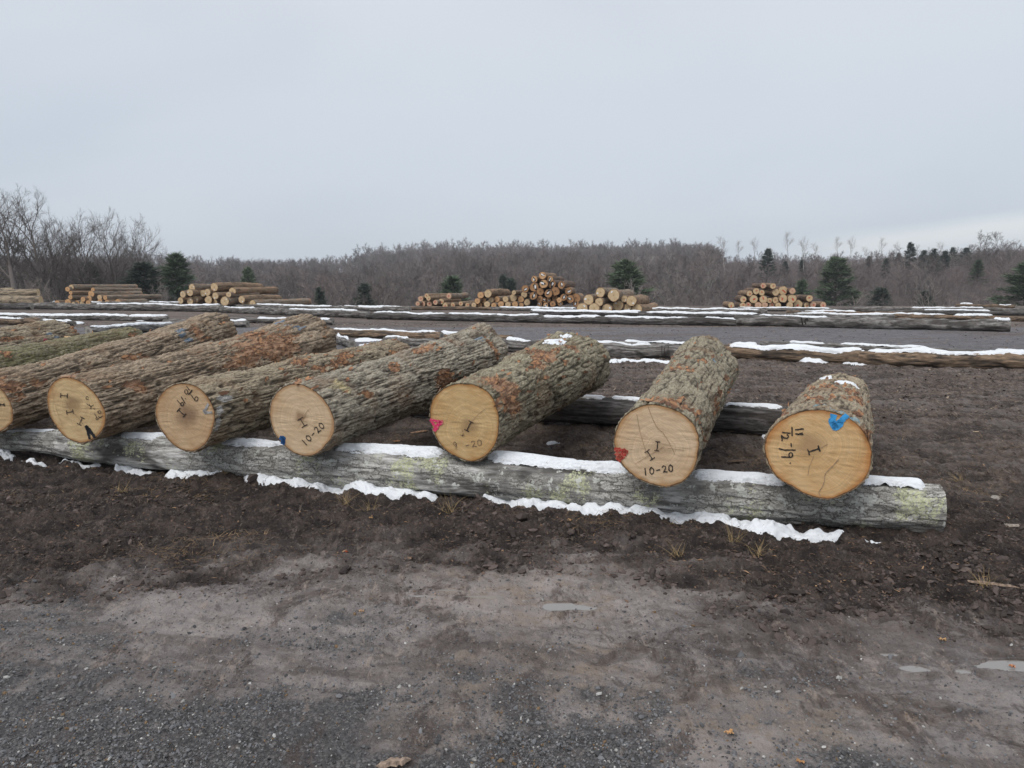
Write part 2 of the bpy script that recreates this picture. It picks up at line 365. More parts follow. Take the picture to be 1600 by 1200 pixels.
rd = t.mix(t.rng(t.noise(t.stretch(P, (1, 3, 1)), 1.1, 5, .6), .3, .7), (.082, .080, .083), (.125, .121, .124))
rd = t.mix(t.rng(t.noise(t.stretch(P, (1, .3, 1)), 3.2, 8, .8), .50, .64, 0, .8), rd, (.055, .047, .045))
rd = t.mix(t.rng(t.noise(t.stretch(P, (1, .35, 1)), 9, 6, .75), .48, .66, 0, .75), rd, (.045, .042, .042))
rd = t.mix(t.rng(t.noise(t.stretch(P, (1, .25, 1)), 14, 4, .75), .56, .68, 0, .6), rd, (.22, .21, .21))
rd = t.mix(t.rng(t.noise(t.stretch(P, (.25, 1, 1)), .55, 5, .7), .52, .64, 0, .7), rd, (.085, .062, .05))
c = t.mix(A['churn'], mul, chn); c = t.mix(A['packed'], c, pk)
c = t.mix(t.math('MULTIPLY', A['blot'], t.rng(nm, .36, .62, 0, .85)), c, (.036, .028, .025))
c = t.mix(t.rng(t.math('ADD', A['gravel'], t.math('MULTIPLY', t.math('SUBTRACT', nm, .5), 1.4)), .25, .7), c, gr); c = t.mix(A['road'], c, rd)
c = t.mix(t.rng(A['relief'], -.8, -.2, .5, 0), c, (.020, .016, .015))  # hollows of the relief painted darker, shade put into the colour
c = t.mix(t.rng(t.noise(t.stretch(P, (1, .3, 1)), 17, 4, .8), .57, .66, 0, .55), c, (.30, .255, .22))
vg = t.n('ShaderNodeTexVoronoi', {'Vector': P, 'Scale': 75.0}); vgc = vg.outputs['Color']; vgd = vg.outputs['Distance']
grv = t.mix(t.rng(vgc, .1, .9), (.055, .055, .057), (.24, .238, .24)); grv = t.mix(t.rng(vgd, .35, .7), grv, (.03, .028, .028))
c = t.mix(t.math('MULTIPLY', A['gravel'], t.rng(n1, .3, .6, .2, .75)), c, grv)
c = t.mix(t.math('MULTIPLY', A['gravel'], t.rng(nv, .52, .62, 0, .75)), c, (.075, .056, .048))
spk = t.noise(t.stretch(P, (1, .5, 1)), 70, 3, .7)
c = t.mix(t.rng(spk, .63, .70, 0, .55), c, (.25, .22, .20))
c = t.mix(t.rng(spk, .40, .32, 0, .6), c, (.022, .019, .018))
gain = t.mix(A['churn'], (1.22, 1.20, 1.15), (1.08, 1.04, 1.0)); gain = t.mix(A['packed'], gain, (1.36, 1.28, 1.22)); gain = t.mix(A['road'], gain, (1.75, 1.72, 1.75))
c = t.mix(1.0, c, gain, 'MULTIPLY')
c = t.mix(A['far'], c, t.mix(t.rng(t.noise(P, .35, 7, .75), .38, .62), (.045, .035, .031), (.15, .118, .104)))
setin(t, 'Base Color', c)
wet = t.rng(t.noise(t.stretch(P, (1, 1.2, 1)), 1.3, 5, .65), .38, .56)
ro = t.math('SUBTRACT', .82, t.math('MULTIPLY', t.math('MULTIPLY', wet, A['packed']), .50))
setin(t, 'Roughness', ro); setin(t, 'Specular IOR Level', .4)
bump(t, t.math('ADD', t.math('MULTIPLY', nf, .6), t.math('ADD', t.math('MULTIPLY', ng, t.math('ADD', .25, A['gravel'])), t.math('ADD', t.math('MULTIPLY', nq, 1.2), t.math('MULTIPLY', nm, 1.2)))), .05, t.math('SUBTRACT', 1, t.math('MULTIPLY', A['packed'], .35)))
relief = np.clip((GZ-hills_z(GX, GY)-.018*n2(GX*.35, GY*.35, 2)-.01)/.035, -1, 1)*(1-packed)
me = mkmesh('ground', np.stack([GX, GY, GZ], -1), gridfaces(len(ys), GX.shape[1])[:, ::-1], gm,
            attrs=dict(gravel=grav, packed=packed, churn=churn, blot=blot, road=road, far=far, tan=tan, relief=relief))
tag(link('ground', me), kind='structure')
for k_, (p, a, b) in enumerate(PUDW):
    th = np.linspace(0, 2*math.pi, 40, endpoint=False)
    V = np.stack([p[0]+a*1.22*np.cos(th), p[1]+b*1.22*np.sin(th), np.full(40, -.0045)], -1)
    tag(link('puddle', mkmesh('puddle', V, [list(range(40))], M_WATER)), kind='structure')
# ---------------------------------------------------------------- stroke marks on a plane
def stroke_mesh(lines, width, P0, ex, ey, en, lift=.0025, conv=None, jitter=.0006, inv=None):
    """lines: lists of pixel points; each becomes a ribbon lying on the plane."""
    V = []; Fc = []
    for ln in lines:
        wd = width
        if isinstance(ln, tuple): wd, ln = ln
        pts = np.array([onplane(*conv(*q), P0, en) for q in ln])
        L = np.stack([(pts-P0)@ex, (pts-P0)@ey], -1)
        q = [L[0]]
        for a, b in zip(L[:-1], L[1:]):
            n = max(1, int(np.linalg.norm(b-a)/.008))
            for k in range(1, n+1): q.append(a+(b-a)*k/n+rng.normal(0, jitter, 2)*(k < n))
        q = np.array(q); tg = np.gradient(q, axis=0) if len(q) > 1 else np.array([[1, 0]])
        tg /= np.linalg.norm(tg, axis=1)[:, None]+1e-9; nn = np.stack([-tg[:, 1], tg[:, 0]], -1)
        hw = wd/2*(1+rng.uniform(-.25, .25, len(q)))[:, None]; q = q+(rng.normal(0, wd*.05, q.shape) if wd > .014 else 0)
        q[0] -= tg[0]*wd*.3; q[-1] += tg[-1]*wd*.3
        a = q+nn*hw; b = q-nn*hw; o = len(V)
        for u, v in zip(a, b): V += [u, v]
        for k in range(len(q)-1): Fc.append([o+2*k, o+2*k+1, o+2*k+3, o+2*k+2])
    V = np.array(V); W = P0+V[:, :1]*ex+V[:, 1:]*ey-en*lift
    return W, Fc
def oval(cx, cy, rx, ry, a=0, n=11, f=1.0):
    th = np.linspace(.3, .3+2*math.pi*f, n); a = R(a)
    return [(cx+rx*math.cos(u)*math.cos(a)-ry*math.sin(u)*math.sin(a), cy+rx*math.cos(u)*math.sin(a)+ry*math.sin(u)*math.cos(a)) for u in th]
GLY = {'0': [[(.5, 0), (.15, .25), (.1, .7), (.4, 1), (.8, .8), (.9, .3), (.5, 0)]], '1': [[(.5, 0), (.45, 1)]],
       '2': [[(.1, .2), (.4, 0), (.8, .15), (.7, .45), (.15, .95), (.45, .85), (1, .95)]], '-': [[(.15, .55), (.85, .5)]],
       '9': [[(.85, .3), (.5, .05), (.15, .3), (.4, .55), (.8, .3), (.75, 1)]], '6': [[(.7, 0), (.2, .5), (.3, 1), (.8, .8), (.6, .5), (.2, .7)]],
       'I': [[(.5, 0), (.5, 1)], [(.1, 0), (.9, 0)], [(.1, 1), (.9, 1)]], 'x': [[(.1, .2), (.9, .8)], [(.8, .1), (.2, .9)]], ' ': []}
def text(s, p0, p1, h):
    p0 = np.array(p0, float); p1 = np.array(p1, float); d_ = (p1-p0)/len(s); u = (p1-p0)/np.linalg.norm(p1-p0); up = np.array([u[1], -u[0]])
    out = []
    for k, ch in enumerate(s):
        for ln in GLY[ch]: out.append([tuple(p0+d_*(k+.1+.8*a)+up*h*(1-b)) for a, b in ln])
    return out
def I_(a, b, s=.28):
    a = np.array(a, float); b = np.array(b, float); d_ = b-a; n_ = np.array([-d_[1], d_[0]])*s
    return [[tuple(a), tuple(b)], [tuple(a-n_), tuple(a+n_)], [tuple(b-n_), tuple(b+n_)]]
# ---------------------------------------------------------------- the big logs
class Log: pass
NA, NL = 400, 430
def big_log(name, outline, backc, backr, bot, top_oz, mat, face, seed, amp=.012, fur=(22, 2.6), taper_pow=1.6, bend=0.0, moss=0, label='', yaw=None, cx=None, ridge=1.0):
    L = Log(); o = np.array(outline, float)
    by = o[:, 1].max(); bx = o[o[:, 1].argmax(), 0]
    p_bot = onz(bx, by, bot)
    back = np.array(backc, float)
    # iterate: face centre
    cxy = (o.max(0)+o.min(0))/2
    ctr = ony(cxy[0], cxy[1], p_bot[1])
    for _ in range(6):
        ax = back-ctr; ax /= np.linalg.norm(ax)
        pts = np.array([onplane(q[0], q[1], ctr, ax) for q in o])
        zb = pts[:, 2].min(); 
        ctr = ctr*1.0; sc = (bot-CZ)/(zb-CZ)
        ctr = CAM+(ctr-CAM)*sc
    ax = back-ctr; Ln = np.linalg.norm(ax); ax /= Ln
    ex = np.cross(ax, [0, 0, 1]); ex /= np.linalg.norm(ex); ey = np.cross(ex, ax)
    pts = np.array([onplane(q[0], q[1], ctr, ax) for q in o]); c2 = pts.mean(0)
    ctr = c2; ax = back-ctr; Ln = np.linalg.norm(ax); ax /= Ln
    ex = np.cross(ax, [0, 0, 1]); ex /= np.linalg.norm(ex); ey = np.cross(ex, ax)
    lx, ly = (pts-ctr)@ex, (pts-ctr)@ey
    th = np.arctan2(ly, lx); rr = np.hypot(lx, ly); od = np.argsort(th); th = th[od]; rr = rr[od]
    TH = np.linspace(-math.pi, math.pi, NA, endpoint=False)
    rf = np.interp(TH, np.concatenate([th-2*math.pi, th, th+2*math.pi]), np.tile(rr, 3))
    ker = np.hanning(17); ker /= ker.sum(); rf = np.convolve(np.concatenate([rf[-8:], rf, rf[:8]]), ker, 'valid')
    v = np.linspace(0, 1, NL)
    w_ = v**taper_pow
    T, Vv = np.meshgrid(TH, v); cs, sn = np.cos(T), np.sin(T)
    rb = backr*(1+.15*n3(cs[0]*1.1, sn[0]*1.1, 0*cs[0], seed+3)+.08*n3(cs[0]*2.4, sn[0]*2.4, 0*cs[0], seed+4))
    r = rf[None]*(1-w_[:, None])+rb[None]*w_[:, None]
    r = r*(1+.05*n3(cs*1.2, sn*1.2, Vv*Ln*1.1, seed)*sst(0, .2, Vv))+.016*sst(0, .1, Vv)*n3(cs*3, sn*3, Vv*Ln*3, seed+1)
    rm = rf.mean()
    # furrowed bark: interlacing ridges, long along the trunk
    z = Vv*Ln; warp = .45*n3(cs*2.4, sn*2.4, z*1.6, seed+7)+.16*n3(cs*6, sn*6, z*7, seed+6); k, kz = fur
    a1 = n3(cs*rm*k+warp, sn*rm*k, z*kz+warp, seed+8); a2 = n3(cs*rm*k*1.9+warp, sn*rm*k*1.9+3, z*kz*2.1, seed+9)
    fu = np.minimum(np.abs(a1)*2.4, 1)*.7+np.minimum(np.abs(a2)*2.4, 1)*.3
    plates = fbm3(cs*rm*30, sn*rm*30, z*16, 3, seed+12, .6)
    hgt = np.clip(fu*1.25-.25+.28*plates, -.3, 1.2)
    fade = sst(0, .015, Vv*Ln)
    disp = amp*1.15*(hgt-.4)*ridge+.004*plates+.004*fbm3(cs*rm*55, sn*rm*55, z*35, 3, seed+14, .7)
    L.TH, L.v, L.r0, L.ctr, L.ex, L.ey, L.ax, L.Ln, L.rf, L.bend = TH, v, r, ctr, ex, ey, ax, Ln, rf, bend
    L.hgt = hgt; L.disp = disp; L.name = name
    L.torn = np.zeros_like(r); L.moss = np.clip(moss*(sst(-.5, .6, sn)+.3*n3(cs*2, sn*2, z*2, seed+30)), 0, 1)
    L.paint = np.zeros(r.shape+(4,)); L.seed = seed; L.cs, L.sn, L.z = cs, sn, z
    L.mat = mat; L.face = face; L.label = label
    L.P = surf(L, r+disp)
    px, py, dd_ = proj(L.P); L.px, L.py, L.dep = px, py, dd_
    return L
def surf(L, r):
    bz = L.bend*np.sin(L.z/L.Ln*math.pi)
    return L.ctr+L.ax*L.z[..., None]+L.ex*(r*L.cs)[..., None]+L.ey*(r*L.sn+bz)[..., None]
def locate(L, px, py):
    d_ = (L.px-px)**2+(L.py-py)**2
    m_ = d_ < 20
    if not m_.any():
        i = np.unravel_index(d_.argmin(), d_.shape); return i
    s_ = np.where(m_, L.dep+.02*d_, 1e9); return np.unravel_index(s_.argmin(), s_.shape)
def patch(L, px, py, la, lr, kind='torn', col=None, depth=.012, rag=.9):
    i, j = locate(L, px, py)
    dz_ = (L.z-L.z[i, j])/la
    da = np.angle(np.exp(1j*(L.TH[None, :]-L.TH[j])))*L.r0[i, j]/lr
    q = np.sqrt(dz_**2+da**2)+rag*.62*fbm3(L.cs*L.r0*20, L.sn*L.r0*20, L.z*6, 4, int(px)+L.seed, .7)
    m_ = sst(1.05, .8, q)
    if kind == 'torn':
        L.torn = np.maximum(L.torn, m_); L.disp = L.disp-depth*.7*m_-m_*L.disp*.5
        rimm = sst(.8, 1.0, q)*sst(1.25, 1.05, q); L.disp = L.disp+.006*rimm*(1+fbm3(L.cs*L.r0*40, L.sn*L.r0*40, L.z*20, 2, 3))
        L.hgt = L.hgt*(1-m_)+m_*(.5+.4*L.hgt)
    else:
        L.paint[..., :3] = np.where(m_[..., None] > L.paint[..., 3:], np.array(col), L.paint[..., :3]); L.paint[..., 3] = np.maximum(L.paint[..., 3], m_)
def rotmat(L):
    return Matrix(((L.ex[0], L.ey[0], L.ax[0], L.ctr[0]), (L.ex[1], L.ey[1], L.ax[1], L.ctr[1]), (L.ex[2], L.ey[2], L.ax[2], L.ctr[2]), (0, 0, 0, 1)))
def finish(L, marks=(), flakes=60, hidden_face=False):
    r = L.r0+L.disp
    r[0] = L.rf*(1.0+.012*n3(L.cs[0]*16, L.sn[0]*16, 0*L.cs[0], L.seed+2)+.008*n3(L.cs[0]*45, L.sn[0]*45, 0*L.cs[0], L.seed+3))
    M = rotmat(L); root = bpy.data.objects.new('felled_log', None); COL.objects.link(root); root.matrix_world = M; root.empty_display_size = .2
    bz = L.bend*np.sin(L.z/L.Ln*math.pi)
    def loc(r_, z_): return np.stack([r_*L.cs, r_*L.sn+bz, z_], -1)
    V = loc(r, L.z)
    # lip that folds over to the cut face, both ends
    lip0 = np.stack([L.rf*.985*L.cs[0], L.rf*.985*L.sn[0], np.full(NA, .003)], -1)[None]
    lip1 = np.stack([r[-1]*.97*L.cs[0], r[-1]*.97*L.sn[0], np.full(NA, L.Ln-.002)], -1)[None]
    VV = np.concatenate([lip0, V, lip1]); ext = lambda a: np.concatenate([a[:1], a, a[-1:]])
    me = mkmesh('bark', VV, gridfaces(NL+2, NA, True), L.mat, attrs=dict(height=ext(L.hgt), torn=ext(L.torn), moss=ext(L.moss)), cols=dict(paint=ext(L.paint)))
    link('bark', me, root)
    def cap(rad, z0, flip, nm, mat):
        k = 26; q = np.linspace(0, 1, k)**.8; q[0] = .001
        X = q[:, None]*rad[None]*np.cos(L.TH)[None]; Y = q[:, None]*rad[None]*np.sin(L.TH)[None]
        zz = z0+.0016*fbm2(X*12, Y*60, 3, L.seed)*(q[:, None] < .97)
        f = gridfaces(k, NA, True); f = f if flip else f[:, ::-1]
        return link(nm, mkmesh(nm, np.stack([X, Y, zz], -1), f, mat, attrs=dict(rn=np.repeat(q[:, None], NA, 1))), root)
    fo = cap(L.rf*(.985+.006*n3(L.cs[0]*14, L.sn[0]*14, 0*L.cs[0], L.seed)+.004*n3(L.cs[0]*40, L.sn[0]*40, 0*L.cs[0], L.seed+1)), .001, False, 'cut_face', L.face)
    cap(r[-1]*.975, L.Ln-.003, True, 'butt_face', L.face)
    Mi = np.array(M.inverted())
    for nm, lines, wd, mat, conv in marks:
        W, Fc = stroke_mesh(lines, wd, L.ctr, L.ex, L.ey, L.ax, lift=.0035, conv=conv)
        W = W@Mi[:3, :3].T+Mi[:3, 3]
        link(nm, mkmesh(nm, W, Fc, mat, smooth=False), root)
    # loose bark flakes, mostly round the torn places
    if flakes:
        vis = np.argwhere(L.torn > .35); allp = np.argwhere(L.sn > -.2)
        V = []; Fc = []; C = []
        for _ in range(flakes):
            src = vis if len(vis) and rng.random() < .7 else allp
            i, j = src[rng.integers(len(src))]; i = min(max(i+rng.integers(-4, 5), 2), NL-2)
            rr = r[i, j]+.002; c_ = np.array([rr*L.cs[i, j], rr*L.sn[i, j]+bz[i, j], L.z[i, j]])
            nr = np.array([L.cs[i, j], L.sn[i, j], 0]); tn = np.array([-L.sn[i, j], L.cs[i, j], 0]); az = np.array([0, 0, 1.])
            a = rng.uniform(0, 6.28); u = tn*math.cos(a)*.5+az*(1+abs(math.sin(a))); u /= np.linalg.norm(u); v_ = np.cross(nr, u)
            ln, wd = rng.uniform(.015, .06), rng.uniform(.006, .02); lift = rng.uniform(0, .03)
            o_ = len(V)
            for s_, ww in ((-1, .5), (-.3, 1), (.4, .8), (1, .15)):
                h = lift*(s_+1)/2
                V += [c_+u*ln*s_+v_*wd*ww+nr*h, c_+u*ln*s_-v_*wd*ww+nr*(h+.004)]
                cc = (.42, .22, .11) if rng.random() < .45 else (.16, .08, .045)
                C += [(*cc, 1)]*2
            for q in range(3): Fc.append([o_+2*q, o_+2*q+1, o_+2*q+3, o_+2*q+2])
        link('loose_bark', mkmesh('loose_bark', V, Fc, M_VC, smooth=False, cols=dict(Col=C)), root)['kind'] = 'stuff'
    tag(root, L.label, 'log', 'large veneer logs laid side by side across two sleepers')
    return root
def cv(x0, y0, s): return lambda a, b: (x0+a/s, y0+b/s)
def outl(c, pts): return [c(*q) for q in pts]
c5, c6, c7, c8 = cv(0, 480, 4), cv(400, 480, 4), cv(800, 500, 4), cv(1150, 560, 4)
cB, cC, cG = cv(60, 570, 9.233), cv(230, 585, 9.233), cv(1190, 630, 7.5)
def pile_back(px, topy, Y, diam, zbot=.33):
    # centre of the far end: its top silhouette sits at pixel (px, topy)
    p = ony(px, topy, Y); return (p[0], Y, p[2]-diam/2)
SL_TOP = .30
WF = {
 'A': m_wood('cut_wood_a', (.52, .37, .20), (.44, .30, .16), (.30, .16, .07), (.3, .2, .12)),
 'B': m_wood('cut_wood_b', (.54, .385, .20), (.45, .31, .16), (.36, .18, .07), (.25, .155, .08), (-.03, .03), .12),
 'C': m_wood('cut_wood_c', (.47, .325, .19), (.41, .27, .15), (.30, .16, .07), (.16, .09, .055), (.02, -.01), .15),
 'D': m_wood('cut_wood_d', (.56, .41, .26), (.48, .345, .21), (.38, .22, .11), (.26, .15, .08), (-.02, 0), .07),
 'E': m_wood('cut_wood_e', (.54, .37, .18), (.46, .29, .125), (.36, .18, .06), (.29, .18, .09), (.02, -.05), .10),
 'F': m_wood('cut_wood_f', (.57, .42, .27), (.50, .355, .22), (.38, .21, .09), (.42, .29, .18), (.02, -.05), .10),
 'G': m_wood('cut_wood_g', (.54, .36, .18), (.46, .28, .12), (.38, .17, .055), (.32, .20, .10), (-.06, .04), .13)}
LOGS = []
oB = outl(c5, [(385,437),(480,452),(560,505),(620,575),(660,660),(655,745),(600,815),(500,850),(420,820),(350,745),(300,640),(295,540),(330,470)])
oC = outl(c5, [(1160,475),(1240,500),(1310,575),(1345,660),(1330,760),(1290,850),(1195,905),(1120,885),(1030,800),(975,700),(970,620),(1000,550),(1060,495)])
oA = outl(c5, [(0,500),(40,550),(80,640),(78,720),(40,755),(-60,790),(-190,770),(-270,700),(-310,600),(-270,500),(-180,440),(-80,445)])
oD = outl(c6, [(240,475),(320,495),(390,540),(450,610),(490,700),(490,780),(440,860),(350,930),(280,930),(180,870),(110,780),(85,680),(95,590),(150,510)])
oE = outl(c6, [(1300,475),(1400,495),(1470,545),(1510,640),(1520,750),(1500,850),(1440,930),(1350,968),(1260,940),(1170,880),(1110,780),(1085,680),(1100,580),(1180,500)])
oF = outl(c7, [(850,525),(960,540),(1060,580),(1130,640),(1170,720),(1165,830),(1135,940),(1060,1020),(960,1045),(850,1020),(740,960),(670,880),(635,780),(650,680),(710,590),(780,545)])
oG = outl(c8, [(500,318),(620,335),(730,385),(800,450),(845,540),(850,640),(820,740),(750,810),(680,850),(600,880),(470,865),(350,800),(250,740),(190,640),(172,560),(190,480),(260,400),(370,340)])
def shift(o, dx_, dy_, s=1): 
    c_ = np.mean(o, 0); return [((q[0]-c_[0])*s+c_[0]+dx_, (q[1]-c_[1])*s+c_[1]+dy_) for q in o]
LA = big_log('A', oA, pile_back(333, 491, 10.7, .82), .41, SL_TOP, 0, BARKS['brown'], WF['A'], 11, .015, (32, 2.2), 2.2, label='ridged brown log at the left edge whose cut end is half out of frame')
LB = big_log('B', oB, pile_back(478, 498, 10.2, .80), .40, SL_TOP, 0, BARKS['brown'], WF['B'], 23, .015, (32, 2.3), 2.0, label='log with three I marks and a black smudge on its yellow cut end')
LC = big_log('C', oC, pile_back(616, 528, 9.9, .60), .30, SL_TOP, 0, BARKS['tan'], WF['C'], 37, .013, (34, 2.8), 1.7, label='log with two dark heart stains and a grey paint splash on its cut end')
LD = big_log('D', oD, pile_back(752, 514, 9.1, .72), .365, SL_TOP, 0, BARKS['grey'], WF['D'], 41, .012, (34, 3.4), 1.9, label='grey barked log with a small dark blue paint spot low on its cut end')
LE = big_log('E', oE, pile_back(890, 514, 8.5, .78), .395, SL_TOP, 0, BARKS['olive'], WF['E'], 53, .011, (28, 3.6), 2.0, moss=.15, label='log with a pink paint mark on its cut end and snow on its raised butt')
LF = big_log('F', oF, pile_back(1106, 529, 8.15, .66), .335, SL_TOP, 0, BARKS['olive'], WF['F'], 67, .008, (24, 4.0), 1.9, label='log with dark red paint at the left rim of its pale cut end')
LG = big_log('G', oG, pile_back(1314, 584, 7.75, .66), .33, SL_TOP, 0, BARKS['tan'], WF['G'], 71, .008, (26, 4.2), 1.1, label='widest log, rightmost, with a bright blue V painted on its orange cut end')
oZ = shift(oB, -325, -12, .95); oY = shift(oB, -470, -25, 1.0)
LZ = big_log('Z', oZ, pile_back(203, 514, 11.3, .56), .28, SL_TOP, 0, BARKS['olive'], WF['A'], 83, .011, (32, 2.6), 1.0, moss=.75, label='slimmer mossy green log lying between two brown logs at the left')
LY = big_log('Y', oY, pile_back(90, 504, 11.9, .66), .33, SL_TOP, 0, BARKS['tan'], WF['A'], 97, .014, (32, 2.3), 1.3, label='leftmost log, with a pink dot and faint blue paint on its bark')
BL = (.13, .25, .38)
for a in ((415, 537, .62, .20), (440, 545, .3, .14), (372, 567, .22, .05), (215, 603, .10, .05), (395, 522, .2, .1), (110, 588, .05, .12)): patch(LB, *a)
for a in ((492, 548, .12, .05), (470, 563, .14, .07), (528, 568, .22, .06), (568, 572, .12, .05), (617, 553, .12, .06), (300, 605, .10, .04), (540, 555, .2, .05), (500, 575, .1, .05)): patch(LC, *a)
for a in ((668, 543, .22, .06), (615, 572, .06, .05), (475, 590, .12, .04), (697, 592, .14, .10), (575, 615, .06, .05), (690, 600, .1, .1), (770, 540, .05, .2)): patch(LD, *a)
for a in ((795, 612, .20, .20), (852, 552, .30, .13), (888, 540, .10, .14), (800, 628, .12, .14), (845, 570, .2, .06), (880, 640, .1, .05), (780, 600, .12, .25), (905, 520, .06, .08)): patch(LE, *a)
for a in ((1125, 612, .10, .05), (1122, 632, .10, .05), (1062, 575, .05, .12), (1040, 628, .03, .16), (1135, 590, .2, .03), (1085, 560, .03, .15), (1070, 635, .03, .2)): patch(LF, *a, depth=.008)
for a in ((1290, 603, .10, .10), (1340, 645, .10, .03), (1345, 625, .14, .04), (1280, 622, .05, .10), (1320, 620, .06, .05), (1350, 680, .08, .05), (1330, 610, .1, .05)): patch(LG, *a, depth=.008)
for a in ((15, 605, .12, .12), (205, 558, .14, .03), (225, 561, .1, .03), (60, 600, .1, .05), (310, 520, .1, .1)): patch(LA, *a)
for a in ((12, 553, .05, .04), (195, 531, .1, .02), (205, 522, .1, .04)): patch(LZ, *a)
for a in ((20, 530, .2, .03), (120, 512, .1, .05), (60, 545, .1, .03)): patch(LY, *a)
for a in ((282, 515, .10, .025), (288, 522, .08, .03), (295, 532, .08, .03)): patch(LA, *a, 'p', BL)
for a in ((435, 503, .12, .02), (450, 506, .12, .02), (465, 509, .12, .02), (472, 512, .1, .02)): patch(LB, *a, 'p', BL)
for a in ((748, 528, .08, .022), (754, 532, .06, .02)): patch(LD, *a, 'p', BL)
patch(LD, 541, 608, .05, .10, 'p', (.50, .42, .22)); patch(LD, 530, 600, .10, .05, 'p', (.40, .34, .2))
patch(LF, 1115, 561, .05, .03, 'p', BL)
for a in ((1280, 632, .03, .05), (1305, 640, .03, .06), (1325, 645, .04, .05), (1340, 655, .05, .04)): patch(LG, *a, 'p', (.16, .36, .46))
for a in ((75, 522, .08, .02), (88, 527, .08, .02)): patch(LY, *a, 'p', BL)
patch(LY, 72, 531, .04, .025, 'p', (.6, .02, .12)); patch(LC, 345, 638, .05, .04, 'p', (.6, .6, .6)); patch(LC, 352, 622, .08, .03, 'p', (.55, .55, .55)); patch(LC, 340, 655, .03, .08, 'p', (.5, .5, .5))
mB = [('length_mark', I_((325, 440), (420, 447), .32), .0065, M_INK, cB), ('length_mark', I_((412, 688), (502, 672), .32), .0065, M_INK, cB), ('length_mark', I_((592, 858), (637, 762), .3), .0065, M_INK, cB),
      ('tally_writing', [oval(710, 478, 22, 20, 20, 9, .8), [(700, 560), (760, 600), (800, 575)], [(760, 600), (730, 560), (765, 615), (745, 635)], [(795, 625), (818, 640)], oval(885, 680, 22, 20), [(855, 670), (870, 700)], [(870, 770), (930, 735)], [(865, 745), (915, 765)], oval(848, 775, 16, 16), [(815, 705), (850, 765)]], .005, M_INK, cB),
      ('crack', [(.003, [(385, 495), (445, 620), (510, 690), (600, 790), (680, 900)]), (.002, [(190, 310), (240, 560), (290, 720), (350, 890)])], .003, M_CRK, cB),
      ('paint_mark', [(.022, [(690, 890), (715, 970), (738, 1060)]), (.026, [(715, 900), (760, 960), (810, 1040)]), (.02, [(700, 880), (740, 990)])], .02, M_BLK, cB)]
mC = [('length_mark', I_((455, 510), (540, 590), .28), .008, M_INK, cC),
      ('tally_writing', [[(435, 372), (500, 445)], oval(508, 428, 22, 26, 20), [(495, 325), (550, 415)], [(550, 345), (562, 358)], oval(566, 250, 22, 34, -10), [(572, 170), (612, 225)], (.010, [(600, 290), (650, 228)]), [(632, 290), (690, 375)], oval(712, 352, 24, 32, 15)], .0065, M_INK, cC),
      ('paint_mark', [(.02, [(880, 430), (850, 490), (820, 520)]), (.03, [(830, 520), (850, 560)]), (.018, [(830, 550), (930, 545)])], .02, M_GREYP, cC)]
mD = [('length_mark', I_((278, 697), (305, 742), .35), .008, M_INK, c6), ('tally_writing', text('10-20', (305, 872), (438, 742), 42), .007, M_INK, c6),
      ('crack', [(.003, [(250, 700), (320, 715)]), (.003, [(262, 760), (320, 650), (340, 630)])], .003, M_CRK, c6),
      ('paint_mark', [(.035, [(155, 815), (172, 830), (168, 850)]), (.025, [(165, 812), (178, 818), (172, 845)])], .03, M_DBLUE, c6)]
mE = [('length_mark', I_((1345, 716), (1318, 770), .25), .007, M_INK, c6), ('tally_writing', [[(1278, 798), (1306, 803)], [(1297, 790), (1290, 805)], [(1290, 772), (1293, 774)], *text('9', (1225, 885), (1262, 885), 48), *text('-20', (1308, 885), (1420, 862), 40)], .005, M_INKL, c6),
      ('crack', [(.003, [(1345, 715), (1400, 660), (1440, 630)])], .003, M_CRK, c6),
      ('paint_mark', [(.022, [(1092, 702), (1130, 712), (1165, 716)]), (.028, [(1160, 718), (1138, 735), (1118, 770)]), (.02, [(1100, 715), (1118, 740)])], .02, M_PINK, c6)]
mF = [('length_mark', I_((912, 760), (905, 816), .24), .006, M_INK, c7), ('length_mark', I_((845, 818), (878, 868), .28), .006, M_INK, c7), ('tally_writing', text('10-20', (818, 972), (1015, 945), 44), .007, M_INK, c7),
      ('crack', [(.004, [(850, 540), (872, 600), (900, 660), (925, 690), (942, 700), (970, 745), (1000, 800), (1018, 838)]), (.003, [(780, 590), (798, 690), (830, 800), (850, 850)]), (.003, [(770, 900), (850, 850), (950, 790)]), (.003, [(975, 800), (1075, 812)])], .004, M_CRK, c7),
      ('paint_mark', [(.03, [(648, 808), (690, 812), (718, 822)]), (.04, [(712, 825), (690, 845), (668, 868)]), (.03, [(655, 835), (680, 860)])], .03, M_RED, c7)]
mG = [('length_mark', I_((550, 572), (675, 530), .25), .009, M_INK, cG),
      ('tally_writing', [[(395, 310), (490, 302)], [(400, 358), (485, 365)], [(430, 365), (480, 350)], [(355, 280), (358, 380)], [(245, 342), (335, 350)], [(235, 375), (240, 440)], [(235, 378), (265, 405), (300, 410), (318, 385), (300, 368)], [(345, 470), (348, 508)], [(205, 530), (270, 548), (395, 548)], oval(342, 605, 22, 28), [(235, 628), (340, 632)], [(335, 698), (338, 702)]], .008, M_INK, cG),
      ('crack', [(.004, [(905, 655), (830, 735), (755, 815), (738, 850), (735, 920), (700, 1000), (670, 1040), (690, 1095)]), (.003, [(610, 620), (560, 740), (542, 840)]), (.003, [(770, 480), (690, 525)]), (.003, [(1250, 860), (1130, 960)])], .004, M_CRK, cG),
      ('paint_mark', [(.036, [(845, 145), (825, 210), (845, 275)]), (.04, [(845, 275), (885, 270), (920, 225)]), (.03, [(915, 230), (960, 180), (990, 150)]), (.04, [(840, 230), (870, 280)])], .03, m_plain('bright_blue_paint', (.05, .30, .62)), cG)]
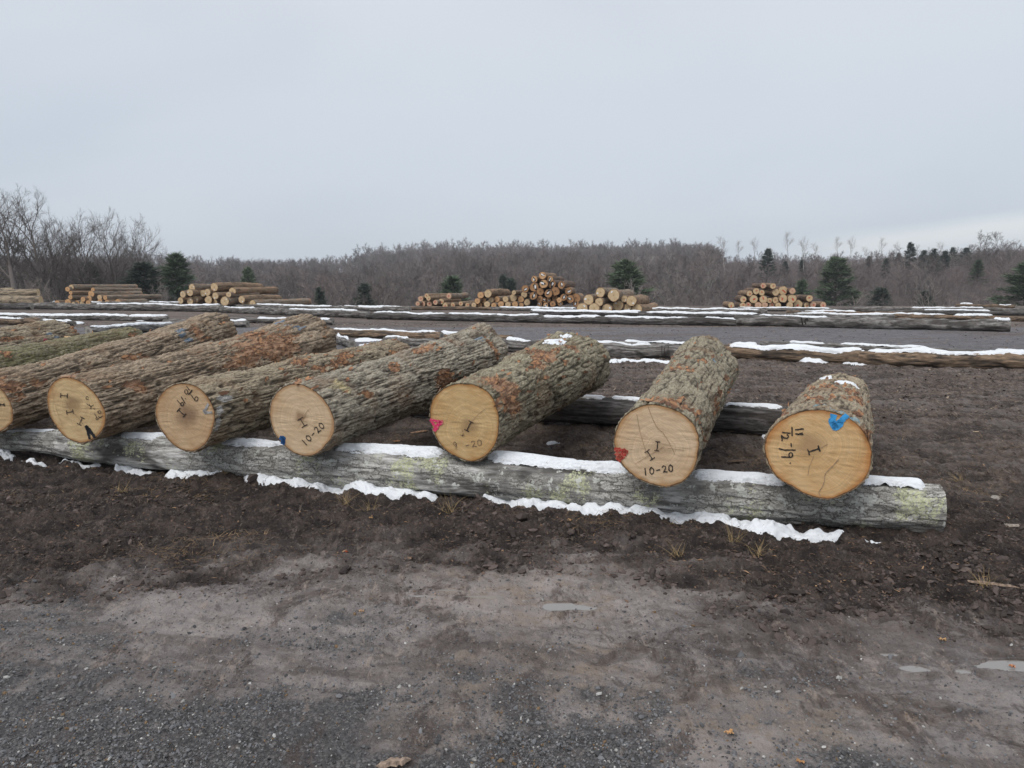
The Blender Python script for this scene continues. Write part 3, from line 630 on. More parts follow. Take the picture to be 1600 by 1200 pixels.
for L_, mk_, fl in ((LA, [('length_mark', [[(0, 606), (28, 610)], [(0, 600), (2, 615)], [(26, 602), (28, 618)]], .009, M_INK, c5)], 60), (LB, mB, 130), (LC, mC, 150), (LD, mD, 130), (LE, mE, 170), (LF, mF, 130), (LG, mG, 130), (LZ, [], 30), (LY, [], 40)):
    L_.root = finish(L_, mk_, fl)
def snow_on(L, px, py, la, lr, th, label, seed):
    i, j = locate(L, px, py); n = 40
    u = np.linspace(-1.2, 1.2, n); U, Vv = np.meshgrid(u, u)
    q = np.sqrt(U**2+Vv**2)+.5*fbm2(U*2.2+seed, Vv*2.2, 4, seed); h = th*np.clip(1-q, -.2, 1)**1 
    h = np.where(q < 1, th*(1-np.clip(q, 0, 1)**2.5), -.012)
    zz = np.clip(L.z[i, j]+U*la, .02, L.Ln-.02); a = L.TH[j]+Vv*lr/L.r0[i, j]
    ii = np.clip(np.round(zz/L.Ln*(NL-1)).astype(int), 0, NL-1); jj = np.round((a+math.pi)/(2*math.pi)*NA).astype(int) % NA
    r = L.r0[ii, jj]+L.disp[ii, jj]*.4+h
    Pw = L.ctr+L.ax*zz[..., None]+L.ex*(r*np.cos(a))[..., None]+L.ey*(r*np.sin(a)+L.bend*np.sin(zz/L.Ln*math.pi))[..., None]
    f = gridfaces(n, n); keep = (q.ravel()[f] < 1.12).all(1)
    tag(link('snow_patch', mkmesh('snow_patch', Pw, f[keep], M_SNOW)), label, 'snow', 'snow patches')
snow_on(LE, 867, 533, .16, .09, .03, 'snow patch on the raised butt of the pink marked log', 3)
snow_on(LE, 884, 524, .07, .06, .025, 'tiny snow patch beside the larger one on the pink marked log', 5)
snow_on(LG, 1325, 594, .10, .09, .02, 'broken snow patch on top of the rightmost log', 8)
snow_on(LG, 1289, 587, .12, .05, .02, 'thin snow streak on the left shoulder of the rightmost log', 9)
# pale wood chip lying on the mossy log
def chip(P, dirv, ln, wd, th, col, name='wood_chip', label='', seed=0):
    u = np.array(dirv, float); u /= np.linalg.norm(u); v = np.cross([0, 0, 1], u); v /= np.linalg.norm(v); w2 = np.cross(u, v)
    n = 14; s = np.linspace(-1, 1, n); V = []; r_ = np.random.default_rng(seed)
    for k in range(n):
        wk = wd*(1-abs(s[k])**2.5)+.0015; b = r_.normal(0, wd*.15)
        for (q, h) in ((-1, 0), (-.6, th), (.5, th*.9), (1, 0), (0, -th*.3)):
            V.append(np.array(P)+u*ln*s[k]+v*(wk*q+b)+w2*(h*(1-abs(s[k])**4)+r_.normal(0, th*.12)))
    f = [[k*5+a, k*5+(a+1) % 5, (k+1)*5+(a+1) % 5, (k+1)*5+a] for k in range(n-1) for a in range(5)]
    f += [[4, 3, 2, 1, 0], [(n-1)*5+a for a in range(5)]]
    return tag(link(name, mkmesh(name, V, f, m_plain(name+'_mat', col, sc=60, v=.4), smooth=False)), label, name.replace('_', ' '))
iz = locate(LY, 105, 529); P_ = LY.P[iz]
chip(P_+np.array([0, 0, .01]), (1, .15, -.02), .11, .03, .025, (.62, .42, .24), label='pale sliver of fresh wood lying between the leftmost logs', seed=2)
# ---------------------------------------------------------------- sleepers / skid logs
class Tube: pass
def tube(name, pts, rad, mat, na, nl, seed, amp=.006, endmat=None, label='', cat='sleeper log', group=None, lump=.06, knots=0):
    T = Tube(); pts = np.array(pts, float); rad = np.array(rad, float)
    seg = np.r_[0, np.cumsum(np.linalg.norm(np.diff(pts, axis=0), axis=1))]; Ln = seg[-1]
    v = np.linspace(0, 1, nl)*Ln; C = np.stack([np.interp(v, seg, pts[:, k]) for k in range(3)], -1); r0 = np.interp(v, seg, rad)
    if nl > 12:
        k = max(3, nl//14)|1; ker = np.hanning(k+2)[1:-1]; ker /= ker.sum()
        for a in range(3): 
            pad = np.pad(C[:, a], k//2, mode='reflect', reflect_type='odd'); C[:, a] = np.convolve(pad, ker, 'valid')
        r0 = np.convolve(np.pad(r0, k//2, mode='edge'), ker, 'valid')
    ax = C[-1]-C[0]; ax /= np.linalg.norm(ax); ex = np.cross(ax, [0, 0, 1]); ex /= np.linalg.norm(ex); ey = np.cross(ex, ax)
    TH = np.linspace(-math.pi, math.pi, na, endpoint=False); cs, sn = np.cos(TH)[None], np.sin(TH)[None]; z = v[:, None]
    rm = r0.mean()
    g = fbm3(cs*rm*26, sn*rm*26, z*3.2, 3, seed, .6); 
    fl = np.minimum(np.abs(n3(cs*rm*14, sn*rm*14, z*1.7, seed+5))*3.2, 1)-1
    r = r0[:, None]*(1+lump*n3(cs*1.2, sn*1.2, z*1.3/max(rm*4, .3), seed+2)+lump*.5*n3(cs*2, sn*2, z*3, seed+3))+amp*(g+fl*1.3)
    org = C[0]; loc = C-org
    T.na, T.nl, T.TH, T.r, T.C, T.ex, T.ey, T.ax, T.v, T.Ln, T.cs, T.sn = na, nl, TH, r, C, ex, ey, ax, v, Ln, cs, sn
    Pw = C[:, None]+ex*(r*cs)[..., None]+ey*(r*sn)[..., None]; T.P = Pw
    M = Matrix(((ex[0], ey[0], ax[0], org[0]), (ex[1], ey[1], ax[1], org[1]), (ex[2], ey[2], ax[2], org[2]), (0, 0, 0, 1)))
    B = np.stack([ex, ey, ax], 1); Vl = (Pw-org)@B
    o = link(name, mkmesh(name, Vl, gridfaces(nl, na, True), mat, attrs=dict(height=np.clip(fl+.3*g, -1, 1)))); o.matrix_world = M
    for e, flip in ((0, False), (nl-1, True)):
        k = 8; q = np.linspace(0, 1, k); q[0] = .01; c_ = (C[e]-org)@B
        X = np.stack([c_[0]+q[:, None]*r[e][None]*cs, c_[1]+q[:, None]*r[e][None]*sn, np.full((k, na), c_[2])+.0*q[:, None]], -1)
        f = gridfaces(k, na, True); f = f if flip else f[:, ::-1]
        link('cut_face', mkmesh('cut_face', X, f, endmat or M_ENDG, attrs=dict(rn=np.repeat(q[:, None]*.96, na, 1))), o)
    if label: tag(o, label, cat, group)
    T.o = o; return T
def snow_strip(T, v0, v1, th, wdeg, label, seed, cov=.0, off=0, edge=1.0):
    cov = cov+(.06 if edge == 1 else .33)
    n = max(24, int((v1-v0)/.007)) if T.na > 60 else max(24, int((v1-v0)/.04)); n = min(n, 600); m_ = 64 if T.na > 60 else 26
    vv = np.linspace(v0, v1, n)[:, None]; A_ = np.linspace(-1, 1, m_)[None]
    a = math.pi/2+R(off)+A_*R(wdeg)
    ii = np.clip(vv/T.Ln*(T.nl-1), 0, T.nl-1); i0 = np.clip(ii.astype(int), 0, T.nl-2); jj = np.round((a+math.pi)/(2*math.pi)*T.na).astype(int) % T.na
    r = T.r[i0, jj]; C_ = T.C[i0[:, 0]]+(T.C[i0[:, 0]+1]-T.C[i0[:, 0]])*(ii-i0)
    q = np.abs(A_)*(1.0)+.36*fbm2(vv*7*edge+seed, A_*3.2+0*vv, 6, seed, .74)+.22*n2(vv*1.7*edge, 0*A_+0*vv+seed, seed+1)+cov
    en_ = min(.12*(v1-v0), .35); q = q+1.1*np.maximum(sst(v0+en_, v0, vv), sst(v1-en_, v1, vv))+0*A_
    h = np.where(q < 1, .002+th*(1-np.clip(q, 0, 1)**2)*(1+.25*n2(vv*5*edge, A_*2+0*vv, seed+4)), -.004)*np.where(T.na > 60, .8, 1)
    P_ = C_[:, None]+T.ex*((r+h)*np.cos(a))[..., None]+T.ey*((r+h)*np.sin(a))[..., None]
    P_[..., 2] += np.maximum(h, 0)*.25
    f = gridfaces(n, m_); keep = (q.ravel()[f] < 1.2).any(1)
    if keep.sum() < 3: return
    return tag(link('snow_strip', mkmesh('snow_strip', P_, f[keep], M_SNOW)), label, 'snow', 'snow lying along the sleeper logs')
# front sleeper, traced as bottoms and tops
bt = [(-160, 699, 668), (-60, 702, 669), (0, 704, 672), (60, 707, 671), (110, 716, 671), (150, 726, 673), (220, 732, 680), (350, 744, 688), (500, 760, 696), (700, 776, 706), (880, 791, 722), (1100, 808, 741), (1300, 827, 751), (1470, 835, 757)]
pts = []; rad = []
p0 = onz(150, 726); p1 = onz(1470, 835)
for x_, b_, t_ in bt:
    d0 = onz(x_, b_)
    k = (p1-p0); n_ = np.array([k[1], -k[0], 0])
    G0 = onplane(x_, b_, p0, n_/np.linalg.norm(n_)) ; T0 = onplane(x_, t_, p0, n_/np.linalg.norm(n_))
    r_ = (T0[2]-G0[2])/2*.95; c_ = (G0+T0)/2; c_ = c_-np.array([n_[0], n_[1], 0])/np.linalg.norm(n_)*r_*.10
    pts.append(c_); rad.append(r_)
TF = tube('sleeper_log', pts, rad, M_SL, 200, 900, 5, .008, label='long front sleeper log with grey bark and pale green lichen under the big logs', lump=.05)
def vat(T, px):
    X = 800+F*(T.C-CAM)@RT/((T.C-CAM)@FWD); i = np.abs(X-px).argmin(); return T.v[i]
for k, (a, b, th, wd, cv_, lb) in enumerate((
    (10, 86, .012, 38, .25, 'thin snow left of the log with the black smudge'), (190, 255, .02, 40, .1, 'snow between the logs at the left of the front sleeper'),
    (345, 440, .025, 42, .1, 'snow on the front sleeper left of the dark blue spotted log'), (520, 700, .032, 42, -.1, 'thick snow on the front sleeper before the pink marked log'),
    (755, 1000, .032, 42, -.1, 'longest snow strip on the front sleeper, between pink and red marked logs'), (1075, 1235, .032, 42, -.05, 'snow on the front sleeper left of the rightmost log'),
    (1335, 1447, .035, 32, -.05, 'short snow strip near the right end of the front sleeper'))):
    snow_strip(TF, vat(TF, a), vat(TF, b), th, wd, lb, 100+k*7, cv_, off=8)
pr = [onz(1258, 690), onz(1195, 684), onz(1100, 677), onz(880, 664), onz(600, 650), onz(300, 635), onz(0, 622)]
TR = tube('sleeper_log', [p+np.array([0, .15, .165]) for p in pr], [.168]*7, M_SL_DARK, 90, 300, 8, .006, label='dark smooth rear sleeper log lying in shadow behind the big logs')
snow_strip(TR, vat(TR, 880), vat(TR, 945), .02, 30, 'small snow strip on the rear sleeper right of the pink marked log', 51)
snow_strip(TR, vat(TR, 955), vat(TR, 1010), .02, 30, 'snow strip on the rear sleeper left of the red marked log', 52)
snow_strip(TR, vat(TR, 1130), vat(TR, 1225), .02, 30, 'snow strip on the rear sleeper left of the rightmost log', 53)
# far skid logs: (x1,y1bottom, x2,y2bottom, dia px, material, snow segments, label)
D_, G_, B_ = M_SL_DARK, M_SL_GREY, M_SL_BROWN
SK = [
 (1345, 571, 1640, 580, 25, B_, [(1345, 1640, 30, -.1)], 'bark covered skid log at the right edge beyond the rightmost log'),
 (1130, 559, 1350, 571, 22, B_, [(1130, 1350, 40, -.5)], 'snow topped skid log right of the red marked log'),
 (900, 559, 1075, 563, 23, G_, [(950, 1020, 10, .1)], 'squared grey beam with split marks between the pink and red marked logs'),
 (780, 549, 905, 556, 20, G_, [(790, 830, 25, 0)], 'grey skid log behind the pink marked log'),
 (905, 544, 965, 546, 10, B_, [(905, 962, 22, -.1)], 'short brown skid log behind the squared grey beam'),
 (968, 545, 1110, 550, 12, G_, [(968, 1110, 28, -.2)], 'snow covered skid log behind the squared beam'),
 (1140, 547, 1186, 549, 11, B_, [(1150, 1184, 20, 0)], 'brown skid log stub behind the red marked log'),
 (1190, 541, 1480, 554, 9, G_, [(1230, 1290, 25, -.1), (1305, 1460, 25, -.1)], 'thin grey skid log behind the snowy one at the right'),
 (1460, 553, 1640, 560, 9, G_, [(1550, 1640, 25, 0)], 'thin skid log at the right edge next to the gravel road'),
 (515, 526, 690, 533, 13, B_, [(515, 685, 22, -.1)], 'brown skid log with a dark sawn end behind the second log from centre'),
 (516, 533, 549, 545, 13, G_, [(525, 545, 20, 0)], 'grey hollow skid log end in the gap behind the logs'),
 (690, 529, 800, 534, 10, B_, [(690, 730, 50, -.3)], 'skid log stub under flat snow left of the pink marked log'),
 (600, 538, 705, 545, 13, G_, [(600, 640, 30, 0)], 'grey split skid log behind the torn bark log'),
 (134, 526, 300, 514, 14, G_, [(134, 275, 32, -.1)], 'smooth grey skid log beyond the leftmost logs'),
 (255, 509, 385, 512, 11, G_, [(355, 400, 25, 0)], 'grey skid log behind the ridged brown log'),
 (-60, 508, 62, 508, 11, B_, [(-60, 40, 25, -.1)], 'brown skid log at the left edge under the snow'),
 (-40, 499, 260, 502, 9, G_, [(-40, 200, 40, -.5), (200, 262, 40, -.5)], 'snow buried skid log across the left of the yard'),
 (55, 507, 115, 509, 7, D_, [(55, 112, 60, -.3)], 'short snowy skid log stub at the left'),
 (360, 504, 520, 508, 9, G_, [(400, 450, 30, -.2), (450, 520, 30, -.2)], 'skid log with snow behind the torn log'),
 (-40, 484, 47, 484, 11, D_, [], 'dark skid log under the leftmost far logs'),
 (45, 483, 345, 488, 11, G_, [(150, 345, 22, -.1)], 'long grey skid log in front of the far left pile'),
 (346, 489, 576, 498, 11, G_, [(346, 400, 25, 0), (450, 560, 22, 0)], 'mottled grey skid log left of centre beside the road'),
 (574, 499, 848, 505, 12, D_, [(580, 700, 20, 0), (700, 848, 22, -.1)], 'dark skid log at the far roadside left of the tallest pile'),
 (846, 505, 1152, 510, 12, D_, [(846, 940, 30, -.1), (940, 1080, 25, 0), (1100, 1150, 22, 0)], 'black mottled skid log below the nearest far pile'),
 (1150, 509, 1584, 519, 18, G_, [(1180, 1300, 15, .1), (1552, 1582, 35, 0)], 'long grey skid log numbered 10 across the road'),
 (80, 476, 170, 479, 6, G_, [(80, 165, 25, 0)], 'thin skid log under the orange ended pile'),
 (158, 479, 300, 480, 8, G_, [(230, 300, 20, 0)], 'grey forked skid log right of the orange ended pile'),
 (290, 482, 450, 484, 8, G_, [(400, 450, 30, -.2)], 'skid log under the white tagged pile'),
 (440, 484, 640, 488, 8, G_, [(440, 520, 35, -.2), (560, 600, 40, -.2)], 'skid log between the two left piles'),
 (510, 484, 768, 485, 6, B_, [(520, 630, 25, .1)], 'brown skid log with a dark end left of the centre piles'),
 (768, 485, 905, 488, 6, G_, [(780, 900, 35, -.3)], 'grey skid log under the tallest pile'),
 (1000, 489, 1200, 492, 8, G_, [(1010, 1190, 25, -.3)], 'snow capped skid log right of the nearest far pile'),
 (830, 492, 1010, 495, 8, D_, [(830, 1000, 50, -.6)], 'skid log buried in snow under the nearest far pile'),
 (1000, 495, 1190, 498, 8, D_, [(1010, 1185, 40, -.5)], 'dark skid log with a thick snow cap right of the nearest far pile'),
 (1190, 496, 1400, 500, 8, G_, [(1240, 1390, 25, -.1)], 'grey skid log behind the log numbered 10'),
 (1370, 498, 1620, 503, 9, B_, [(1370, 1480, 25, -.1), (1490, 1550, 35, -.3)], 'brown skid log at the far right of the yard'),
 (1150, 486, 1370, 488, 6, G_, [(1150, 1300, 25, -.1)], 'thin skid log under the red marked pile'),
 (1330, 486, 1640, 489, 7, G_, [(1420, 1540, 25, -.1)], 'thin skid log at the far right yard edge'),
 (1370, 491, 1640, 494, 8, D_, [(1440, 1550, 25, -.1)], 'dark skid log far right behind the others'),
 (1496, 481, 1590, 483, 7, M_SL_BROWN, [(1500, 1520, 35, 0), (1560, 1580, 25, 0)], 'light brown skid log on the far right skyline edge'),
 (1230, 492, 1440, 495, 7, B_, [(1250, 1340, 25, -.1)], 'brown skid log right of the snow capped row'),
]
SKT = []
for k, (x1, y1, x2, y2, dp, mt, sn_, lb) in enumerate(SK):
    a = onz(x1, y1); b = onz(x2, y2); n = 7
    A2, B2 = proj(a)[2], proj(b)[2]; r1 = dp*(A2+B2)/2/F/2*.5*(1+1); r1 = dp*(A2+B2)/2/F/2
    P_ = [a+(b-a)*u for u in np.linspace(0, 1, n)]; 
    rs = [r1*(1+.10*math.sin(k*3+u*4)) for u in range(n)]
    P_ = [p+np.array([0, r1, rr*.93+.02*math.sin(k+q*2)*r1]) for q, (p, rr) in enumerate(zip(P_, rs))]
    big = y1 > 520
    T = tube('skid_log', P_, rs, mt, 48 if big else 28, 220 if big else 130, 200+k, .012 if big else .018, label=lb, cat='log', group='skid logs laid out across the yard', lump=.10)
    SKT.append(T)
    for q, (u, v_, wd, cv_) in enumerate(sn_):
        va, vb = sorted((vat(T, u), vat(T, v_)))
        if vb-va > .3:
            nm = ('snow on the '+lb); nm = nm if len(sn_) == 1 else nm+(', left part' if q == 0 else ', right part' if q == len(sn_)-1 else ', middle part')
            nm = ' '.join(nm.split()[:16])
            snow_strip(T, va, vb, .04 if big else .045, min(wd*1.6, 75), nm, 300+k*5+q, cv_, off=10, edge=.8 if big else .5)
# number 10 painted on the long skid log
T = SKT[24]; c_ = onz(1255, 513); P0 = T.P.reshape(-1, 3); yfront = P0[np.abs(P0[:, 0]-c_[0]) < .4][:, 1].min()-.01
W, Fc = stroke_mesh([[(1252, 497), (1254, 507)], oval(1260, 502, 2.6, 4, 0, 10)], .05, np.array([c_[0], yfront, .3]), np.array([1., 0, 0]), np.array([0, 0, 1.]), np.array([0, 1., 0]), lift=.01, conv=lambda a, b: (a, b), jitter=.004)
Mi = np.array(T.o.matrix_world.inverted()); link('painted_number', mkmesh('painted_number', W@Mi[:3, :3].T+Mi[:3, 3], Fc, M_INK), T.o)
T = SKT[2]; c_ = onz(1040, 562); P0 = T.P.reshape(-1, 3); yfront = P0[np.abs(P0[:, 0]-c_[0]) < .3][:, 1].min()-.004
W, Fc = stroke_mesh([[(1034, 540), (1034, 557)], [(1038, 543), (1038, 556)], [(1044, 541), (1043, 557)]], .014, np.array([c_[0], yfront, .2]), np.array([1., 0, 0]), np.array([0, 0, 1.]), np.array([0, 1., 0]), lift=.01, conv=lambda a, b: (a, b), jitter=.002)
Mi = np.array(T.o.matrix_world.inverted()); link('split_marks', mkmesh('split_marks', W@Mi[:3, :3].T+Mi[:3, 3], Fc, M_INK), T.o)
# ---------------------------------------------------------------- snow on the ground
def ground_snow(path, widths, th, label, seed, nd=.02, z0=None):
    pts = np.array([onz(*p) for p in path]); seg = np.r_[0, np.cumsum(np.linalg.norm(np.diff(pts, axis=0), axis=1))]
    n = max(40, min(600, int(seg[-1]/nd*2))); v = np.linspace(0, seg[-1], n); C_ = np.stack([np.interp(v, seg, pts[:, k]) for k in range(3)], -1)
    wd = np.interp(v, seg, widths); tg = np.gradient(C_, axis=0); tg /= np.linalg.norm(tg, axis=1)[:, None]; nn = np.stack([-tg[:, 1], tg[:, 0], 0*tg[:, 0]], -1)
    m_ = 44; A_ = np.linspace(-1.5, 1.5, m_)[None]
    P_ = C_[:, None]+nn[:, None]*(A_*wd[:, None])[..., None]
    sc = 1/max(.05, wd.mean())
    q = np.abs(A_)+.36*fbm2(P_[..., 0]*sc*.7, P_[..., 1]*sc*.7, 6, seed, .55)
    e2 = min(.2*seg[-1], wd.mean()*1.2); q = q+1.3*np.maximum(sst(e2, 0, v), sst(seg[-1]-e2, seg[-1], v))[:, None]
    gz = ground_z(P_[..., 0], P_[..., 1], False)
    P_[..., 2] = gz+.003+np.where(q < 1, th*np.sqrt(np.clip(1-np.abs(q)**2.2, 0, 1))*(1+.2*n2(P_[..., 0]*9, P_[..., 1]*9, seed)), -.06*(q-1))
    f = gridfaces(n, m_); keep = (q.ravel()[f] < 1.15).all(1)
    return tag(link('snow_patch', mkmesh('snow_patch', P_, f[keep][:, ::-1], M_SNOW)), label, 'snow', 'snow patches')
ground_snow([(374, 748), (430, 750), (480, 757), (560, 768), (640, 774), (695, 778)], [.10, .16, .11, .08, .055, .03], .03, 'snow patch on the mud below the dark blue spotted log', 1)
ground_snow([(744, 780), (850, 790), (950, 800), (1020, 804), (1090, 811), (1170, 825), (1250, 837), (1326, 845)], [.04, .06, .08, .11, .12, .11, .085, .03], .03, 'long snow bank on the mud along the right half of the front sleeper', 2)
ground_snow([(252, 739), (290, 741), (320, 745), (350, 750)], [.08, .13, .11, .05], .04, 'rounded snow patch left of centre before the front sleeper', 3)
ground_snow([(178, 733), (210, 736), (243, 739)], [.05, .08, .06], .025, 'small snow patch left of the rounded one', 4)
ground_snow([(90, 723), (130, 727), (165, 726)], [.03, .035, .02], .012, 'thin snow streak below the log with the black smudge', 5)
ground_snow([(28, 725), (55, 725), (78, 724)], [.02, .035, .02], .012, 'thin snow fleck at the far left of the mud', 6)
ground_snow([(-10, 710), (5, 714), (20, 721)], [.06, .05, .03], .02, 'snow fleck at the left frame edge beside the sleeper', 7)
ground_snow([(1348, 846), (1370, 848), (1388, 850)], [.02, .02, .01], .006, 'dusting of snow below the right end of the front sleeper', 8)
ground_snow([(855, 687), (865, 692), (874, 694)], [.03, .06, .03], .02, 'small snow fleck between the pink and red marked logs', 9)
ground_snow([(1245, 567), (1280, 565), (1320, 566), (1355, 572)], [.35, .5, .45, .2], .10, 'broad snow heap spilling between the two right skid logs', 10, .05)
ground_snow([(940, 566), (985, 566), (1065, 568)], [.10, .10, .09], .04, 'snow line at the foot of the squared grey beam', 11, .04)
ground_snow([(560, 530), (580, 532), (600, 533)], [.3, .4, .2], .05, 'snow patch in the gap behind the logs', 12, .05)
ground_snow([(560, 541), (575, 540), (590, 539)], [.15, .25, .15], .05, 'nearer snow patch in the gap behind the logs', 13, .05)
ground_snow([(-30, 498), (60, 499), (150, 499), (260, 501)], [.7, .8, 1.0, .5], .06, 'snow field beyond the leftmost logs', 14, .1)
ground_snow([(60, 505), (100, 506), (140, 505)], [.6, .6, .4], .08, 'snow mound over a stub at the left', 15, .08)
ground_snow([(1190, 684), (1200, 686), (1215, 688)], [.03, .06, .03], .02, 'snow fleck behind the rightmost log', 16)
ground_snow([(380, 498), (440, 501), (500, 504)], [.3, .4, .3], .04, 'snow beside the mottled grey skid log', 17, .08)
ground_snow([(800, 497), (870, 497), (920, 497)], [.5, .6, .3], .05, 'snow before the tallest pile', 18, .1)
# ---------------------------------------------------------------- far log piles
ORD = ['first', 'second', 'third', 'fourth', 'fifth', 'sixth', 'seventh', 'eighth', 'ninth', 'tenth', 'eleventh', 'twelfth', 'thirteenth', 'fourteenth', 'fifteenth', 'sixteenth']
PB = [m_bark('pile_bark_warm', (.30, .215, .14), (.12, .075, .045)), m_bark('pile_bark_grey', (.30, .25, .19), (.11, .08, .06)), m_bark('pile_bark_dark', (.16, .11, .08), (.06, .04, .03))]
PW = [m_wood('pile_wood_tan', (.56, .42, .25), (.46, .33, .19), (.34, .20, .10), (.36, .22, .12)), m_wood('pile_wood_orange', (.55, .34, .17), (.45, .25, .12), (.34, .16, .07), (.34, .16, .08)),
      m_wood('pile_wood_rust', (.40, .215, .095), (.26, .13, .06), (.2, .1, .05), (.05, .04, .04), (0, 0), .12), m_wood('pile_wood_pink', (.55, .36, .25), (.46, .28, .18), (.34, .20, .10), (.40, .16, .10))]
LM = []
for s in range(4):
    na, nl = 36, 60; TH = np.linspace(-math.pi, math.pi, na, endpoint=False); cs, sn = np.cos(TH)[None], np.sin(TH)[None]; v = np.linspace(0, 1, nl)[:, None]
    r = 1*(1+.07*n3(cs*1.1, sn*1.1, v*2, s*9)+.05*n3(cs*2.5, sn*2.5, v*9, s*9+1)+.05*n3(cs*6, sn*6, v*22, s*9+2))
    b = .25*np.sin(v*math.pi)*math.sin(s*2)
    LM.append((r, b, TH, cs, sn, v, na, nl))
def pile_mesh(s, rad, ln, bark, wood):
    r, b, TH, cs, sn, v, na, nl = LM[s]
    V = np.stack([r*cs*rad, (r*sn+b)*rad, v*ln+0*cs], -1); z0 = np.zeros(V.shape[:2])
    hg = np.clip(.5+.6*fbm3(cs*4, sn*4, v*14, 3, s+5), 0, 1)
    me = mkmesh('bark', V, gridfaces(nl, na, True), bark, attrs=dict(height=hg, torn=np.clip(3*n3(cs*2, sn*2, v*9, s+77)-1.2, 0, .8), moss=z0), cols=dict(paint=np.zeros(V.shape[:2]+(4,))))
    k = 6; q = np.linspace(0.01, 1, k)
    out = [me]
    for e in (0, -1):
        X = np.stack([q[:, None]*r[e][None]*cs[0]*rad*.985, (q[:, None]*r[e][None]*sn[0]+b[e])*rad*.985, np.full((k, na), 0.0 if e == 0 else ln)+(-.01 if e == 0 else .01)], -1)
        f = gridfaces(k, na, True)
        out.append(mkmesh('cut_face', X, f if e else f[:, ::-1], wood, attrs=dict(rn=np.repeat(q[:, None], na, 1))))
    return out
MC = {}
def pile(ox, oy, sc, faces, basey, az, ln, wood, bark, where, mark=None, rowh=None, row0=None, colour='tan ended', tilt=0.0):
    Y = onz(800, basey)[1]
    rows = {}
    info = []
    for f_ in faces:
        x, y_, r = f_[:3]; row = max(0, int(round((row0-y_)/rowh))); info.append((row, x, f_)); rows.setdefault(row, []).append(x)
    for n, (row, x, f_) in enumerate(info):
        _, y_, r = f_[:3]; l_ = f_[3] if len(f_) > 3 else ln*random.uniform(.85, 1.12); a_ = (f_[4] if len(f_) > 4 else az+random.uniform(-3, 3))
        Yk = Y+random.uniform(-.5, .5)+row*.12
        p = ony(ox+x/sc, oy+y_/sc, Yk); dd_ = proj(p)[2]; rad = r/sc*dd_/F*1.06
        s = random.randrange(4); wd = random.choice(wood); bk = random.choice(bark)
        rq = round(rad, 2); lq = round(l_*2)/2; key = (s, rq, lq, wd, bk)
        if key not in MC: MC[key] = pile_mesh(s, rq, lq, PB[bk], PW[wd])
        me = MC[key]; o = bpy.data.objects.new('stacked_log', me[0]); COL.objects.link(o)
        el_ = random.uniform(-.7, .7)*.6
        d_ = Vector((math.sin(R(a_)), math.cos(R(a_)), math.sin(R(el_)))).normalized(); ex = d_.cross(Vector((0, 0, 1))).normalized(); ey = ex.cross(d_)
        rot = random.uniform(0, 6.28); M = Matrix((( ex.x, ey.x, d_.x, p[0]), (ex.y, ey.y, d_.y, p[1]), (ex.z, ey.z, d_.z, p[2]), (0, 0, 0, 1)))@Matrix.Rotation(rot, 4, 'Z')
        o.matrix_world = M
        for q in (1, 2): link('cut_face', me[q], o)
        if mark and random.random() < .85:
            cols = {'white': [(M_TAGW, 1)], 'red': [(M_ORED, 1)], 'split': [(M_BLK, 1.6), (M_TAGW, 1)]}[mark]
            a0 = random.uniform(0, 6.28); ro = {'white': .6, 'red': .25, 'split': .2}[mark]*rq
            for mm, ss in cols:
                V = []; 
                for u in range(9):
                    th = u/9*6.283; rr_ = rq*{'white': .22, 'red': .38, 'split': .46}[mark]*ss*(1+.5*random.uniform(-1, 1))*(.8 if mark == 'white' else 1)
                    V.append((ro*math.cos(a0)+rr_*math.cos(th)*(.45 if mark != 'white' else .9), ro*math.sin(a0)+rr_*math.sin(th), -.02-.01*(mm is M_TAGW)))
                link('tag' if mark == 'white' else 'paint_mark', mkmesh('mark', V, [list(range(9))[::-1]], mm, smooth=False), o)
        rk = sorted(rows[row]); idx = rk.index(x); 
        pos = 'only log' if len(rk) == 1 else ('leftmost log' if idx == 0 else 'rightmost log' if idx == len(rk)-1 else ORD[idx]+' log')
        rn_ = 'bottom row' if row == 0 else ('top row' if row == max(rows) else ORD[row]+' row up')
        tag(o, pos+', '+rn_+' of '+where, 'log', 'stacked logs in the far piles')
pile(80, 430, 8, [(75,345,30,3),(210,335,38,6),(278,355,22,6),(325,342,26,6),(388,352,32,6),(462,345,32,7),(585,355,30,6),(610,325,30,6),(700,335,30,6),(745,335,30,5),(835,335,38,4),(240,275,28),(298,285,30),(398,300,30),(475,290,32),(605,275,30),(675,280,28,8,9),(245,220,24),(500,235,40,7,8),(205,175,30,9),(250,150,32,9.5,7),(522,180,24,7,7)], 478, 5, 8, [1, 1, 0], [0, 1], 'the orange ended pile at far left', rowh=58, row0=340)
pile(270, 430, 7.62, [(92,302,38,4),(120,228,38,4),(205,312,40,4),(205,208,40,5),(228,145,40,5),(268,285,42,5),(360,215,38,4),(412,203,40,3.5),(425,295,45,4),(495,322,38,4),(508,245,40,4.5),(495,143,48,6),(618,310,52,4),(665,230,32,4),(712,190,42,6.5),(820,290,42,5),(870,335,50,5),(950,340,45,6.5,24)], 483, 13, 5, [0], [0, 0, 1], 'the white tagged pile left of centre', 'white', rowh=75, row0=315)
pile(640, 415, 5.926, [(75,352,20),(103,308,25),(122,355,25),(158,280,22),(175,303,22),(183,355,25),(240,340,22),(292,332,25),(365,280,25,4),(330,368,25),(400,365,22),(475,352,20),(535,365,20)], 479, 18, 4.5, [0, 3], [0, 1], 'the small low pile left of the centre piles', 'red', rowh=45, row0=355)
